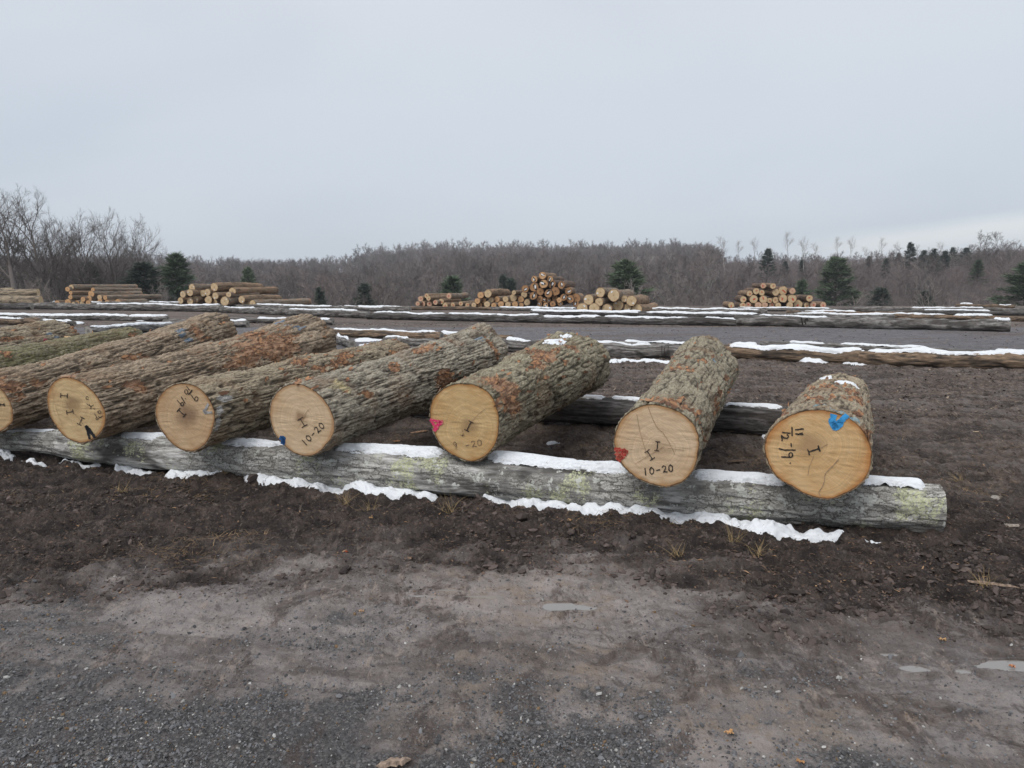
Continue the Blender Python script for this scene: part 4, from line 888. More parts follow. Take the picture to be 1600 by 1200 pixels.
pile(640, 415, 5.926, [(595,365,22),(650,365,22),(717,358,28),(780,368,24),(845,358,28),(910,362,26),(975,360,28),(1033,368,22),(1088,340,28),(628,328,26),(683,322,24),(755,318,24),(808,312,28),(888,310,28),(960,298,34),(1030,312,28),(657,273,30),(725,260,35,4.5,20),(1060,270,28),(965,250,20)], 481, 16, 4.5, [0, 0, 1], [1, 0], 'the stepped pile left of the tallest pile', rowh=48, row0=362)
pile(640, 415, 5.926, [(1205,355,22),(1260,365,22),(1325,355,26),(1395,350,24),(1245,320,20),(1285,322,22),(1385,320,24),(1540,355,26),(1205,308,28),(1145,280,33),(1345,300,26),(1425,295,30),(1485,310,35),(1540,300,40),(1210,240,33),(1285,260,35),(1350,238,38),(1070,215,33),(1155,200,40),(1240,170,38),(1315,170,38),(1405,180,32),(1470,235,32),(1155,125,28),(1230,92,32),(1300,125,28)], 483, 10, 6, [2, 2, 1], [2, 0, 2], 'the tallest pile', 'split', rowh=50, row0=352)
pile(880, 430, 10, [(298,522,85),(395,383,78),(485,520,82),(563,418,60),(580,270,72),(682,530,78),(790,312,92),(855,475,82),(955,370,50),(1000,505,62),(1065,400,78),(1152,535,82,4.2,26)], 491, 22, 4.2, [0], [1, 0], 'the nearest far pile', 'white', rowh=120, row0=520)
pile(1130, 430, 9.41, [(118,440,42),(288,445,42),(365,440,40),(425,440,40),(515,440,46),(612,440,42),(713,440,42),(808,445,40),(980,440,46),(1100,430,62),(1232,440,42),(1322,432,42),(1470,435,42),(295,355,45),(448,350,58),(590,355,55),(680,372,38),(772,368,44),(880,340,56),(1015,345,62),(1268,340,46),(388,268,42),(485,235,46),(568,258,38),(772,250,48),(880,225,62),(1018,232,44),(590,155,40),(732,160,40)], 482, 7, 3.6, [0, 0, 3], [0, 2], 'the red marked pile on the right', 'red', rowh=92, row0=440)
# the pile cut by the left edge: logs seen from the side
for k, (x1, y1, x2, y2, dp) in enumerate(((-90, 480, 64, 479, 17), (-90, 470, 60, 463, 12), (-80, 462, 54, 461, 9), (-70, 462, 20, 458, 9))):
    Y = 58+k*1.2; a = ony(x1, y1-dp/2, Y); b = ony(x2, y2-dp/2, Y+1); r1 = dp*Y*1.05/F/2
    T = tube('stacked_log', [a, (a+b)/2, b], [r1*1.05, r1, r1*.95], M_SL_TAN, 28, 80, 400+k, .01, PW[0], 'side on log in the leftmost far pile, '+('biggest at the bottom', 'second from the bottom', 'third from the bottom', 'thin one on top')[k], 'log', 'stacked logs in the far piles')
# ---------------------------------------------------------------- trees
def segs_mesh(name, segs, k, mat, col):
    s = np.array(segs); a, b, ra, rb = s[:, 0:3], s[:, 3:6], s[:, 6], s[:, 7]
    d_ = b-a; d_ /= np.linalg.norm(d_, axis=1)[:, None]+1e-9
    ref = np.where(np.abs(d_[:, 2:]) > .9, [[1., 0, 0]], [[0, 0, 1.]]); u = np.cross(d_, ref); u /= np.linalg.norm(u, axis=1)[:, None]; v = np.cross(d_, u)
    th = np.arange(k)/k*2*math.pi; V = np.zeros((len(s), 2, k, 3))
    off = u[:, None]*np.cos(th)[None, :, None]+v[:, None]*np.sin(th)[None, :, None]
    V[:, 0] = a[:, None]+off*ra[:, None, None]; V[:, 1] = b[:, None]+off*rb[:, None, None]
    base = (np.arange(len(s))*2*k)[:, None]; j = np.arange(k)[None]; j2 = (j+1) % k
    f = np.stack([base+j, base+j2, base+k+j2, base+k+j], -1).reshape(-1, 4)
    c = np.repeat(np.array([[*col, 1.]]), len(s)*2*k, 0); c[:, :3] *= np.repeat(rng.uniform(.75, 1.25, len(s)), 2*k)[:, None]
    return mkmesh(name, V, f, mat, cols=dict(Col=c))
def grow(h, seed, spread=.55, crownstart=.3, lean=0.0, slim=1.0, depth=5, nlimb=9, twig=.014):
    r_ = np.random.default_rng(seed); trunk = []; br = []
    n = 9; p = np.array([0., 0, -.5]); d_ = np.array([lean, 0, 1.]); r0 = h*.011*slim+.03; nodes = []
    for k in range(n):
        d_ = d_+r_.normal(0, .05, 3); d_[2] = max(d_[2], .8); d_ /= np.linalg.norm(d_); q = p+d_*h*.9/n
        rr = r0*(1-k/n)**.8+.012; r2 = r0*(1-(k+1)/n)**.8+.012; trunk.append([*p, *q, rr, r2]); nodes.append((p, q, d_, rr)); p = q
    def rec(p, d_, L, r, dep):
        m_ = 3
        for k in range(m_):
            d_ = d_+r_.normal(0, .16, 3)+np.array([0, 0, .10]); d_ /= np.linalg.norm(d_); q = p+d_*L/m_
            br.append([*p, *q, r*(1-k/m_*.5), r*(1-(k+1)/m_*.5)]); 
            if dep > 0:
                nb = 2 if dep > 1 else 3
                for _ in range(nb if k else 1):
                    e = r_.normal(0, 1, 3); e -= d_*np.dot(e, d_); e /= np.linalg.norm(e); w2 = d_*math.cos(.7)+e*math.sin(.7)*r_.uniform(.6, 1.3)
                    rec(q, w2/np.linalg.norm(w2), L*r_.uniform(.45, .68), max(r*.5, twig), dep-1)
            p = q
    for k in range(nlimb):
        t_ = crownstart+(1-crownstart)*(k+.5)/nlimb; i = min(n-1, int(t_*n)); a, b, dd_, rr = nodes[i]; p = a+(b-a)*r_.random()
        az = r_.uniform(0, 6.28)+k*2.4; upw = .7+.7*t_; e = np.array([math.cos(az)*spread*1.5, math.sin(az)*spread*1.5, upw]); e /= np.linalg.norm(e)
        rec(p, e, h*(.36-.20*t_)*(.5+spread), rr*.5, depth-3 if depth > 3 else 1)
    rec(nodes[-1][1], nodes[-1][2], h*.12, .03, 1)
    return trunk, br
def tree_proto(name, h, seed, col, **kw):
    t_, b_ = grow(h, seed, **kw)
    return (segs_mesh('trunk', t_, 7, M_TWIG, col), segs_mesh('crown', b_, 3, M_TWIG, col), h)
def put_tree(name, meshes, x, y, hh, rz, label, cat, group, sx=1.0):
    z = float(hills_z(x, y)); root = empty(name, (x, y, z-.2)); root.rotation_euler = (0, 0, rz); s = hh/meshes[2]; root.scale = (s*sx, s*sx, s)
    link('trunk', meshes[0], root); link('crown', meshes[1], root); tag(root, label, cat, group); return root
def at(px, Y): return (px-800)/F*(Y*math.cos(PITCH)+1.6*math.sin(PITCH))
def hfor(px, topy, Y):
    p = ony(px, topy, Y); return max(2.0, p[2]-float(hills_z(at(px, Y), Y)))
GB = (.14, .122, .112)
BT = [tree_proto('b', 14, s, GB, depth=6, nlimb=8, spread=sp*.85, twig=.007, slim=2.0) for s, sp in ((1, .5), (2, .62), (3, .45), (4, .55))]
for k, (px, ty, Y, sx) in enumerate(((-42, 306, 76, 1), (-8, 315, 80, 1), (24, 306, 74, 1.1), (47, 330, 92, .9), (70, 309, 78, 1.0), (98, 345, 84, .9), (118, 362, 95, 1), (138, 345, 86, .9), (158, 350, 92, .9), (182, 368, 88, .9), (203, 342, 90, .75), (222, 372, 98, .9), (238, 358, 94, .8), (60, 365, 98, 1.2), (10, 350, 100, 1.2), (252, 392, 105, 1), (-25, 340, 95, 1.1), (165, 385, 104, 1.2))):
    put_tree('bare_tree', BT[k % 4], at(px, Y), Y, hfor(px, ty, Y), k*1.7, ('tall ' if ty < 320 else '')+'leafless tree, '+ORD[sorted([-42,-8,24,47,70,98,118,138,158,182,203,222,238,60,10,252,-25,165]).index(px)] +' from the left in the grove at left' if k < 99 and sorted([-42,-8,24,47,70,98,118,138,158,182,203,222,238,60,10,252,-25,165]).index(px) < 16 else ('last leafless tree of the left grove' if px == 252 else 'next to last leafless tree of the left grove'), 'tree', 'leafless trees in the left grove', sx)
PC = (.34, .31, .285)
PT = [tree_proto('p', 18, s, PC, depth=4, nlimb=10, spread=.25, crownstart=.66, slim=.55, twig=.03) for s in (11, 12, 13)]
PTW = [tree_proto('p', 14, s, (.15, .13, .12), depth=5, nlimb=10, spread=.5, crownstart=.4, slim=.7, twig=.03) for s in (15, 16)]
pl = [(1131, 367, 230), (1156, 376, 250), (1181, 370, 260), (1205, 384, 240), (1232, 362, 220), (1257, 369, 200), (1275, 378, 240), (1308, 370, 260), (1330, 369, 230), (1352, 384, 250), (1377, 371, 240), (1399, 377, 240), (1050, 384, 240), (1018, 388, 230), (1105, 386, 240), (1470, 376, 230), (1432, 382, 200), (1484, 392, 190), (1413, 392, 180), (995, 390, 260)]
xo = sorted(p[0] for p in pl)
for k, (px, ty, Y) in enumerate(pl):
    i_ = xo.index(px); lb = (ORD[i_]+' from left' if i_ < 16 else ORD[len(xo)-1-i_]+' from right')
    put_tree('slender_tree', PT[k % 3], at(px, Y), Y, hfor(px, ty, Y), k*2.1, 'slender pale trunked bare tree on the right hillside, '+lb, 'tree', 'pale slender trees on the right hillside', 1.3)
for k, (px, ty, Y, wd) in enumerate(((1530, 366, 200, 'left'), (1560, 364, 215, 'middle'), (1582, 378, 220, 'right'))):
    put_tree('bare_tree', PTW[k % 2], at(px, Y), Y, hfor(px, ty, Y), k, wd+' one of three twiggy bare trees on the right skyline', 'tree', 'twiggy trees on the right skyline', 1.2)
# conifers
def conifer_proto(seed, col, w=.30, droop=-.15, gap=.0, n=26, h=10):
    r_ = np.random.default_rng(seed); tr = [[0, 0, -.5, 0, 0, h*.97, h*.018, .02]]; V = []; C = []
    for k in range(n*7):
        t_ = (k/(n*7))**.85; z = h*(.04+.94*t_); R_ = h*w*(1-t_)**.75*r_.uniform(.55, 1.15)+.12
        if r_.random() < gap*.5: continue
        az = r_.uniform(0, 6.28); e = np.array([math.cos(az), math.sin(az), droop+r_.uniform(-.12, .25)+.5*t_]); tr.append([0, 0, z, *(e*R_*.85+[0, 0, z]), .035*(1-t_)+.01, .008])
        m_ = int(44*(.35+R_/(h*w)))
        br = r_.uniform(.6, 1.35)
        for q in range(m_):
            s_ = r_.uniform(.2, 1)**.7; c_ = np.array([0, 0, z])+e*R_*s_+r_.normal(0, .055*h*w*(1.2-.5*s_), 3)*[1, 1, .6]
            for _ in range(3):
                d1 = r_.normal(0, 1, 3); d1 /= np.linalg.norm(d1); d2 = r_.normal(0, 1, 3); sz = h*.020*r_.uniform(.6, 1.5)
                d1 = d1*.6+e*.8; V += [c_-d2/np.linalg.norm(d2)*sz*.22, c_+d2/np.linalg.norm(d2)*sz*.22, c_+d1*sz*1.6]; cc = np.array(col)*br*r_.uniform(.65, 1.3); C += [(*cc, 1)]*3
    F_ = np.arange(len(V)).reshape(-1, 3)
    return (segs_mesh('trunk', tr, 5, M_TWIG, (.10, .08, .065)), mkmesh('crown', V, F_, M_TWIG, smooth=False, cols=dict(Col=C)), h)
CP = {'pine': [conifer_proto(1, (.125, .165, .10), .30, -.05, .15), conifer_proto(2, (.11, .15, .095), .28, -.05, .15)], 'dark': [conifer_proto(3, (.066, .088, .068), .30, -.1, .1), conifer_proto(4, (.07, .094, .07), .26, -.15, .1)]}
CF = [(228, 408, 85, 'dark', 1.7, 'dark rounded evergreen behind the orange ended pile'), (278, 393, 88, 'pine', 1.2, 'bright green pine left of the white tagged pile'), (142, 408, 92, 'dark', 1.1, 'evergreen half hidden among the bare trees above the orange ended pile'),
 (500, 446, 100, 'dark', .8, 'small dark evergreen alone left of centre'), (571, 441, 100, 'dark', 1.0, 'small dark evergreen left of the low pile'), (707, 429, 100, 'pine', 1.2, 'green pine just behind the small low pile'),
 (786, 428, 120, 'dark', .7, 'left one of two dark evergreens behind the stepped pile'), (799, 432, 118, 'dark', .9, 'right one of two dark evergreens behind the stepped pile'), (978, 404, 98, 'pine', 1.4, 'broad green pine behind the nearest far pile'),
 (1197, 387, 200, 'dark', 1.30, 'dark spruce on the hillside above the red marked pile'), (1225, 407, 220, 'dark', 1.16, 'small spruce between slender trunks above the red marked pile'), (1251, 405, 210, 'dark', 1.16, 'dark spruce behind a white trunk above the red marked pile'),
 (1305, 400, 125, 'pine', 1.45, 'large feathery green pine right of the red marked pile'), (1252, 435, 110, 'pine', .9, 'low green pine just behind the right end of the red marked pile'), (1355, 399, 240, 'dark', 1.30, 'isolated dark evergreen high on the hillside'),
 (1382, 402, 190, 'dark', 1.30, 'dark evergreen left of the hillside spruce cluster'), (1400, 394, 240, 'dark', 1.16, 'leftmost small spruce of the hillside cluster'), (1418, 377, 220, 'dark', 1.23, 'tallest spruce of the hillside cluster'),
 (1440, 390, 210, 'dark', 1.30, 'spruce right of the tallest in the hillside cluster'), (1455, 387, 215, 'dark', 1.30, 'spruce in the middle of the hillside cluster'), (1472, 391, 200, 'dark', 1.30, 'dense spruce right of the middle of the cluster'), (1484, 385, 235, 'dark', 1.16, 'rightmost spruce of the hillside cluster'),
 (1505, 386, 240, 'dark', 1.59, 'small rounded evergreen right of the cluster'), (1525, 404, 150, 'pine', 1.4, 'faint green pine below the twiggy skyline trees'), (1572, 394, 240, 'dark', 1.16, 'small dark spruce below the right skyline'),
 (1602, 408, 92, 'pine', 1.7, 'large green pine cut by the right edge of the photo'), (1375, 448, 110, 'dark', 1.4, 'low dark evergreen bush right of the feathery pine'), (1445, 452, 112, 'dark', 1.2, 'low dark evergreen bush below the hillside cluster'), (390, 416, 130, 'pine', .8, 'faint green pine right of the white tagged pile')]
for k, (px, ty, Y, kd, sx, lb) in enumerate(CF):
    put_tree('pine_tree' if kd == 'pine' else 'spruce_tree', CP[kd][k % 2], at(px, Y), Y, hfor(px, ty, Y), k*1.3, lb, 'tree', 'evergreens beyond the yard', sx)
# shrubs at the yard edge
SH = [tree_proto('s', 4, s, (.26, .23, .21), depth=5, nlimb=9, spread=.9, crownstart=.05, slim=.6, twig=.012) for s in (21, 22)]
for k, (px, ty, Y, lb) in enumerate(((48, 432, 70, 'pale sprawling bare shrub behind the leftmost far pile'), (80, 445, 69, 'pale bare shrub left of the orange ended pile'), (262, 448, 70, 'snow dusted thin shrub left of the white tagged pile'), (240, 440, 78, 'forked bare shrub before the rounded evergreen'), (1010, 440, 90, 'twiggy shrub right of the broad pine'), (1440, 445, 95, 'pale twiggy shrub below the hillside cluster'), (1330, 455, 90, 'twiggy shrub right of the red marked pile'))):
    put_tree('bare_shrub', SH[k % 2], at(px, Y), Y, hfor(px, ty, Y), k*2., lb, 'shrub', 'bare shrubs at the yard edge')
# woodland mass: thousands of bare trees on the hills
def wood_template(seed, shrub=False):
    r_ = np.random.default_rng(seed); P0 = []; P1 = []; W_ = []
    def add(a, b, w2): P0.append(a); P1.append(b); W_.append(w2)
    if not shrub: add((0, 0, -.05), (r_.normal(0, .02), r_.normal(0, .02), .82), .010)
    rw = r_.uniform(.20, .30)
    for k in range(12 if not shrub else 8):
        u = r_.uniform(-.35, 1); az = r_.uniform(0, 6.28); rr = math.sqrt(1-u*u*.98) if u > 0 else 1
        if shrub: a = np.array([r_.normal(0, .15), r_.normal(0, .15), 0]); b = np.array([.55*rr*math.cos(az), .55*rr*math.sin(az), .45+.45*max(u, 0)])
        else: b = np.array([rw*rr*math.cos(az), rw*rr*math.sin(az), .62+.36*u]); a = np.array([0, 0, max(.2, b[2]-r_.uniform(.18, .35))])
        add(a, b, .0048); e = (b-a)/np.linalg.norm(b-a)
        for q in range(14 if not shrub else 7):
            c_ = a+(b-a)*r_.uniform(.35, 1.02); f_ = e*.6+r_.normal(0, .62, 3)+[0, 0, .15]; f_ /= np.linalg.norm(f_); l2 = r_.uniform(.05, .13)*(1 if not shrub else 1.8); dd_ = c_+f_*l2
            add(c_, dd_, .0024); add(c_+(dd_-c_)*.5, c_+(dd_-c_)*.5+(f_+r_.normal(0, .7, 3))*l2*.55, .0019); add(c_+(dd_-c_)*.25, c_+(dd_-c_)*.25+(f_+r_.normal(0, .8, 3))*l2*.5, .0019)
    return np.array(P0), np.array(P1), np.array(W_)
TPL = [wood_template(s) for s in range(8)]; TPS = [wood_template(50+s, True) for s in range(4)]
VV = []; CC = []
CLR2 = [(c[0], c[2], 9) for c in CF if c[2] >= 160]
CLR = [(c[0], c[2], 16 if c[3] == 'dark' else 28) for c in CF if c[2] < 160]
def scatter(N, tpls, pxr, dr, hr, colf, wmul=1.0, dpow=1.0):
    px = rng.uniform(*pxr, N); dist = dr[0]*(dr[1]/dr[0])**(rng.random(N)**dpow); x = (px-800)/1174*dist; y = dist
    z = hills_z(x, y); H = rng.uniform(*hr, N)
    for cx_, cY, cw in (CLR+CLR2 if tpls is TPL or dr[0] < 100 else CLR2):
        kk = (np.abs(px-cx_) < cw) & (dist < cY+6) & ((dist > cY-32) | (cw > 9)); dist = np.where(kk, np.where(cw > 9, cY+10+rng.random(N)*60, rng.uniform(112, max(113, cY-34), N)), dist); H = np.where(kk, H*.8, H)
    x = (px-800)/1174*dist; y = dist; z = hills_z(x, y); col = colf(N, px, dist); ty = rng.integers(0, len(tpls), N); rz = rng.uniform(0, 6.28, N)
    for k, (a, b, w2) in enumerate(tpls):
        m_ = ty == k; n = m_.sum()
        if not n: continue
        c_, s_ = np.cos(rz[m_]), np.sin(rz[m_]); Rm = np.zeros((n, 3, 3)); Rm[:, 0, 0] = c_; Rm[:, 0, 1] = -s_; Rm[:, 1, 0] = s_; Rm[:, 1, 1] = c_; Rm[:, 2, 2] = 1
        Hs = H[m_][:, None, None]; org = np.stack([x[m_], y[m_], z[m_]], -1)[:, None]
        A_ = np.einsum('nij,kj->nki', Rm, a)*Hs+org; B_2 = np.einsum('nij,kj->nki', Rm, b)*Hs+org
        dv = B_2-A_; side = np.cross(dv, np.array([rng.normal(0, .3), 1., rng.normal(0, .3)])); side /= np.linalg.norm(side, axis=-1)[..., None]+1e-9
        wd = (w2[None]*H[m_][:, None]*wmul*(1+dist[m_]/500)[:, None])[..., None]
        tri = np.stack([A_-side*wd, A_+side*wd, B_2], 2)
        VV.append(tri.reshape(-1, 3)); cc = np.repeat(col[m_][:, None], a.shape[0]*3, 1)*rng.uniform(.8, 1.2, (n, a.shape[0]*3, 1)); CC.append(cc.reshape(-1, 3))
def cgrey(N, px, d_):
    b = np.array([.158, .138, .130])[None]*rng.uniform(.62, 1.3, (N, 1)); b[:, 0] *= rng.uniform(.95, 1.10, N); return b
def cred(N, px, d_):
    return np.array([.185, .152, .147])[None]*rng.uniform(.65, 1.25, (N, 1))
scatter(4200, TPL, (-350, 1120), (112, 660), (8, 13), cgrey, .8, .75)
scatter(500, TPL, (560, 1130), (560, 700), (11, 15), cgrey)
scatter(120, TPL, (560, 1110), (600, 700), (15, 21), cgrey, .8)
scatter(600, TPL, (-350, 330), (105, 260), (5, 9), cgrey)
scatter(420, TPL, (1080, 1950), (108, 170), (4, 8), cgrey, .9)
scatter(350, TPL, (1080, 1950), (200, 470), (3, 7), cgrey)
scatter(9500, TPS, (1000, 1950), (112, 470), (1.8, 3.8), cred, 1.0, 1.0)
scatter(1800, TPS, (-200, 1950), (76, 118), (2.2, 4.5), cgrey, .8)
VV = np.concatenate(VV); CC = np.concatenate(CC); CC = np.concatenate([CC, np.ones((len(CC), 1))], 1)
tag(link('woodland', mkmesh('woodland', VV, np.arange(len(VV)).reshape(-1, 3), M_TWIG, smooth=False, cols=dict(Col=CC))), 'mass of leafless brown woodland covering the hills beyond the yard', 'woodland', kind='stuff')
# ---------------------------------------------------------------- ground litter
ICO_V = []; phi = (1+5**.5)/2
for a, b in ((-1, phi), (1, phi), (-1, -phi), (1, -phi)): ICO_V += [(a, b, 0)]
for a, b in ((-1, phi), (1, phi), (-1, -phi), (1, -phi)): ICO_V += [(0, a, b)]
for a, b in ((phi, -1), (phi, 1), (-phi, -1), (-phi, 1)): ICO_V += [(a, 0, b)]
ICO_V = np.array(ICO_V)/1.9
ICO_F = np.array([(0,11,5),(0,5,1),(0,1,7),(0,7,10),(0,10,11),(1,5,9),(5,11,4),(11,10,2),(10,7,6),(7,1,8),(3,9,4),(3,4,2),(3,2,6),(3,6,8),(3,8,9),(4,9,5),(2,4,11),(6,2,10),(8,6,7),(9,8,1)])
def stones(name, x, y, size, cols, label, flat=(.45, .9), sink=.25):
    N = len(x); z = ground_z(x, y); rz = rng.uniform(0, 6.28, N); sc = np.stack([size*rng.uniform(.7, 1.3, N), size*rng.uniform(.5, 1.0, N), size*rng.uniform(*flat, N)], -1)
    V = ICO_V[None]*(1+rng.normal(0, .16, (N, 12, 1)))*sc[:, None]; c_, s_ = np.cos(rz)[:, None], np.sin(rz)[:, None]
    tl = rng.normal(0, .35, (N, 1)); zz = V[..., 2]+V[..., 0]*tl
    V = np.stack([V[..., 0]*c_-V[..., 1]*s_, V[..., 0]*s_+V[..., 1]*c_, zz], -1)+np.stack([x, y, z+sc[:, 2]*(.5-sink)], -1)[:, None]
    f = (ICO_F[None]+np.arange(N)[:, None, None]*12).reshape(-1, 3); C = np.concatenate([np.repeat(cols[:, None], 12, 1).reshape(-1, 3), np.ones((N*12, 1))], 1)
    return tag(link(name, mkmesh(name, V, f, M_VC, smooth=False, cols=dict(Col=C))), label, name.replace('_', ' '), kind='stuff')
def samp(N, y0, y1, acc, pw=1.0, side=.78):
    out = []
    while sum(len(o[0]) for o in out) < N:
        y_ = y0*(y1/y0)**(rng.random(N*2)**pw); x_ = rng.uniform(-1, 1, N*2)*(.5+side*y_); k_ = rng.random(N*2) < acc(x_, y_); out.append((x_[k_], y_[k_]))
    return np.concatenate([o[0] for o in out])[:N], np.concatenate([o[1] for o in out])[:N]
def az_(i): return lambda x, y: zones(x, y)[i]
x, y = samp(30000, 1.9, 4.4, lambda x, y: zones(x, y)[0]*.9*np.clip(.6+fbm2(x*1.5, y*2, 4, 88), .1, 1)+zones(x, y)[1]*.07)
sz = .0028*np.exp(rng.normal(0, .5, len(x)))+.0012
g_ = rng.random(len(x)); cols = np.array([.12, .12, .124])[None]*rng.uniform(.5, 1.8, (len(x), 1)); cols[g_ > .93] = np.array([.42, .41, .39])*rng.uniform(.6, 1.3, (int((g_ > .93).sum()), 1)); cols[(g_ > .89) & (g_ <= .93)] = (.20, .13, .07)
stones('gravel', x, y, sz, cols, 'dark wet crushed gravel with pale chips in the foreground')
x, y = samp(24000, 3.2, 8.5, lambda x, y: zones(x, y)[2]*.9+zones(x, y)[3]*.9+.1*(1-zones(x, y)[1]))
k_ = sst(.0, .5, fbm2(x*1.5, y*3, 3, 123)); sz = (.004+.015*k_*rng.random(len(x))**1.5)*np.exp(rng.normal(0, .4, len(x)))
stones('mud_clods', x, y, sz, np.array([.075, .057, .050])[None]*rng.uniform(.45, 1.9, (len(x), 1)), 'churned dark mud clods in front of the sleeper log', flat=(.3, .7), sink=.4)
def flakes_obj(name, N, y0, y1, acc, ls, ws, colf, label, rise=.25, pw=1.0, side=.78):
    x, y = samp(N, y0, y1, acc, pw, side); z = ground_z(x, y); L_ = rng.uniform(*ls, N)*(1+y*.04); W_ = rng.uniform(*ws, N)*(1+y*.04); a = rng.uniform(0, 6.28, N); up_ = rng.uniform(0, rise, N)
    u = np.stack([np.cos(a), np.sin(a), up_], -1); v = np.stack([-np.sin(a), np.cos(a), rng.normal(0, .25, N)], -1); o = np.stack([x, y, z+.004], -1)
    mid = o+u*L_[:, None]*.5; mid[:, 2] += .15*L_*rng.random(N)
    V = np.stack([o-v*W_[:, None], o+v*W_[:, None], mid+v*W_[:, None]*.8, mid-v*W_[:, None]*.8, o+u*L_[:, None]+v*W_[:, None]*.3, o+u*L_[:, None]-v*W_[:, None]*.3], 1)
    f = (np.array([[0, 1, 2, 3], [3, 2, 4, 5]])[None]+np.arange(N)[:, None, None]*6).reshape(-1, 4)
    C = np.concatenate([np.repeat(colf(N)[:, None], 6, 1).reshape(-1, 3), np.ones((N*6, 1))], 1)
    return tag(link(name, mkmesh(name, V, f, M_VC, smooth=False, cols=dict(Col=C))), label, name.replace('_', ' '), kind='stuff')
def cchip(N):
    c = np.array([.12, .075, .05])[None]*rng.uniform(.4, 1.6, (N, 1)); k = rng.random(N) > .93; c[k] = np.array([.36, .22, .12])*rng.uniform(.6, 1.2, (int(k.sum()), 1)); return c
flakes_obj('bark_litter', 34000, 3.6, 18, lambda x, y: .06+.94*(1-np.maximum(zones(x, y)[1], zones(x, y)[4])), (.006, .028), (.0012, .005), cchip, 'bark and wood litter trodden into the dark mud', .3)
flakes_obj('yard_debris', 16000, 9, 34, lambda x, y: .25+.75*(1-zones(x, y)[4]), (.012, .045), (.004, .012), lambda N: np.where(rng.random((N, 1)) > .6, np.array([[.26, .20, .15]]), np.array([[.05, .04, .035]]))*rng.uniform(.5, 1.4, (N, 1)), 'bark debris and stones strewn over the yard beyond the big logs', .5, side=.9)
flakes_obj('dry_needles', 7000, 4.2, 9, lambda x, y: sst(.1, .6, fbm2(x*1.1, y*1.6, 3, 55))*(1-zones(x, y)[1]), (.03, .09), (.0006, .0013), lambda N: np.array([.30, .20, .11])[None]*rng.uniform(.5, 1.3, (N, 1)), 'fallen dry needles and straw strewn on the mud', .25)
def tuft(px, py, s, label, n=26, col=(.36, .26, .13)):
    p = onz(px, py); V = []; Fc = []; C = []
    for _ in range(n):
        a = random.uniform(0, 6.28); L_ = s*random.uniform(.5, 1.2); lean = random.uniform(.3, 1.6); b = np.array([random.gauss(0, s*.15), random.gauss(0, s*.15), 0]); o_ = len(V); w2 = .0013
        for q in range(5):
            t_ = q/4; P_ = b+np.array([math.cos(a)*lean*t_*L_, math.sin(a)*lean*t_*L_, L_*(t_-.35*lean*t_*t_)]); P_[2] = max(P_[2], .003); V += [P_+[w2*(1.2-t_), 0, 0], P_-[w2*(1.2-t_), 0, 0]]; C += [(*np.array(col)*random.uniform(.6, 1.2), 1)]*2
        for q in range(4): Fc.append([o_+2*q, o_+2*q+1, o_+2*q+3, o_+2*q+2])
    o = link('grass_tuft', mkmesh('grass_tuft', V, Fc, M_VC, smooth=False, cols=dict(Col=C)), loc=(p[0], p[1], float(ground_z(p[0], p[1])))); tag(o, label, 'dead grass', 'dead grass tufts')
for px, py, s, lb in ((190, 775, .12, 'lone straw sprig on the mud at the left'), (540, 790, .12, 'straw tuft below the gap right of the blue spotted log'), (575, 800, .13, 'spread straw tuft left of centre on the mud'), (700, 795, .16, 'thickest straw tuft below the pink marked log'), (1145, 850, .14, 'pale straw tuft below the snow bank'), (1185, 865, .12, 'upright straw stalks right of the pale tuft'), (1060, 860, .10, 'low straw tuft below the red marked log'), (1500, 755, .10, 'straw tuft right of the rightmost log'), (1445, 800, .08, 'thin straw beside the sleeper end'), (350, 750, .07, 'thin weed against the front sleeper log'), (1540, 915, .12, 'straw twigs near the right edge'), (10, 690, .1, 'straw at the left end of the sleeper')):
    tuft(px, py, s, lb)
# a few individual pieces: leaves, bark and wood scraps
def leaf(px, py, s, col, label, seed):
    p = onz(px, py); n = 22; r_ = np.random.default_rng(seed); V = [(0, 0, .008)]
    for k in range(n):
        a = k/n*6.283; rr = s*(.65+.35*abs(math.sin(a*2.5+seed)))*r_.uniform(.8, 1.1); V.append((rr*math.cos(a), rr*.8*math.sin(a), .006+.012*r_.random()))
    Fc = [[0, 1+k, 1+(k+1) % n] for k in range(n)]
    o = link('fallen_leaf', mkmesh('fallen_leaf', V, Fc, m_plain('leaf_mat', col, v=.35, sc=90), smooth=False), loc=(p[0], p[1], float(ground_z(p[0], p[1]))+.004)); tag(o, label, 'leaf', 'fallen leaves')
for k, (px, py, s, col, lb) in enumerate(((1139, 1145, .020, (.52, .30, .14), 'orange tan leaf low right of centre in the foreground'), (1472, 1003, .020, (.45, .28, .14), 'tan leaf near the right puddles'), (1503, 926, .016, (.35, .12, .04), 'small rust leaf near the right edge'), (1250, 1192, .016, (.40, .22, .1), 'small leaf at the bottom edge'), (580, 818, .016, (.45, .28, .13), 'small tan leaf on the dark mud left of centre'), (890, 818, .02, (.42, .26, .13), 'tan leaf below the long snow bank start'), (105, 737, .02, (.42, .22, .10), 'curled tan leaf at the left below the sleeper'), (640, 865, .018, (.25, .17, .12), 'brownish leaf on the mud below centre'), (1525, 675, .03, (.5, .38, .25), 'pale leaf right of the rightmost log'), (565, 955, .015, (.4, .25, .15), 'tan leaf on the packed mud'), (541, 862, .012, (.3, .07, .03), 'tiny red leaf on the churned mud'), (1582, 1042, .015, (.45, .2, .1), 'leaf floating in the right edge puddle'))):
    leaf(px, py, s, col, lb, k)
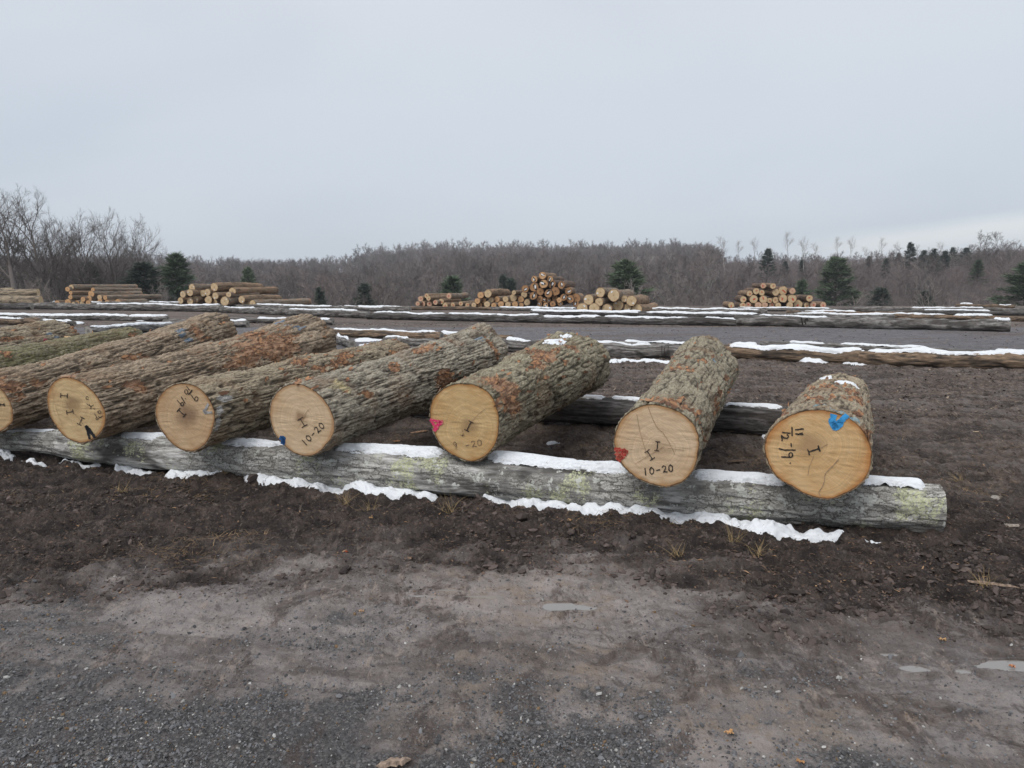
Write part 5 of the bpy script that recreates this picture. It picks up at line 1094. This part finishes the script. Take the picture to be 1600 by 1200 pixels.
for k, (px, py, d_, ln, wd, col, lb) in enumerate(((1556, 776, (.5, .8, 0), .11, .035, (.30, .27, .24), 'grey slab of bark right of the sleeper end'), (1580, 830, (1, -.2, 0), .20, .02, (.28, .24, .2), 'weathered stick at the right edge'), (1545, 912, (1, -.5, .05), .14, .006, (.35, .26, .2), 'thin twig at the right'), (205, 843, (1, .1, 0), .09, .012, (.04, .03, .028), 'black stick on the mud at the left'), (615, 1192, (.8, .3, 0), .06, .02, (.28, .21, .16), 'wood scrap at the bottom edge of the photo'), (620, 688, (1, .3, .05), .09, .02, (.28, .16, .09), 'bark strip under the gap left of the pink marked log'), (655, 672, (1, .35, .1), .12, .025, (.30, .19, .12), 'curled bark slab between the grey and pink marked logs'), (510, 698, (1, .5, .0), .06, .015, (.34, .18, .09), 'orange bark sliver at the rim of the blue spotted log'), (1150, 730, (1, .2, 0), .1, .02, (.16, .11, .08), 'bark piece behind the front sleeper near the red marked log'), (640, 525, (1, 0, 0), .05, .02, (.3, .2, .1), 'wood scrap beyond the logs'))):
    P_ = onz(px, py); P_[2] = float(ground_z(P_[0], P_[1]))+.01
    if k == 7: P_ = onz(px, py, .30); P_[2] += .03
    if k == 9: continue
    chip(P_, d_, ln, wd, .012, col, 'bark_scrap', lb, seed=k+20)

# ---------------------------------------------------------------- air
hb = bpy.data.meshes.new('haze'); X0, X1, Y0, Y1, Z0, Z1 = -6000, 6000, -150, 1750, -40, 60
hb.from_pydata([(x, y, z) for x in (X0, X1) for y in (Y0, Y1) for z in (Z0, Z1)], [], [(0, 1, 3, 2), (4, 6, 7, 5), (0, 4, 5, 1), (2, 3, 7, 6), (0, 2, 6, 4), (1, 5, 7, 3)])
hm = bpy.data.materials.new('haze'); hm.use_nodes = True; ht = hm.node_tree; ht.nodes.remove(ht.nodes['Principled BSDF'])
pv = ht.nodes.new('ShaderNodeVolumePrincipled'); pv.inputs['Color'].default_value = (.86, .90, .96, 1); pv.inputs['Density'].default_value = .00036
ht.links.new(pv.outputs[0], ht.nodes['Material Output'].inputs['Volume']); hb.materials.append(hm)
tag(link('haze', hb), kind='stuff')
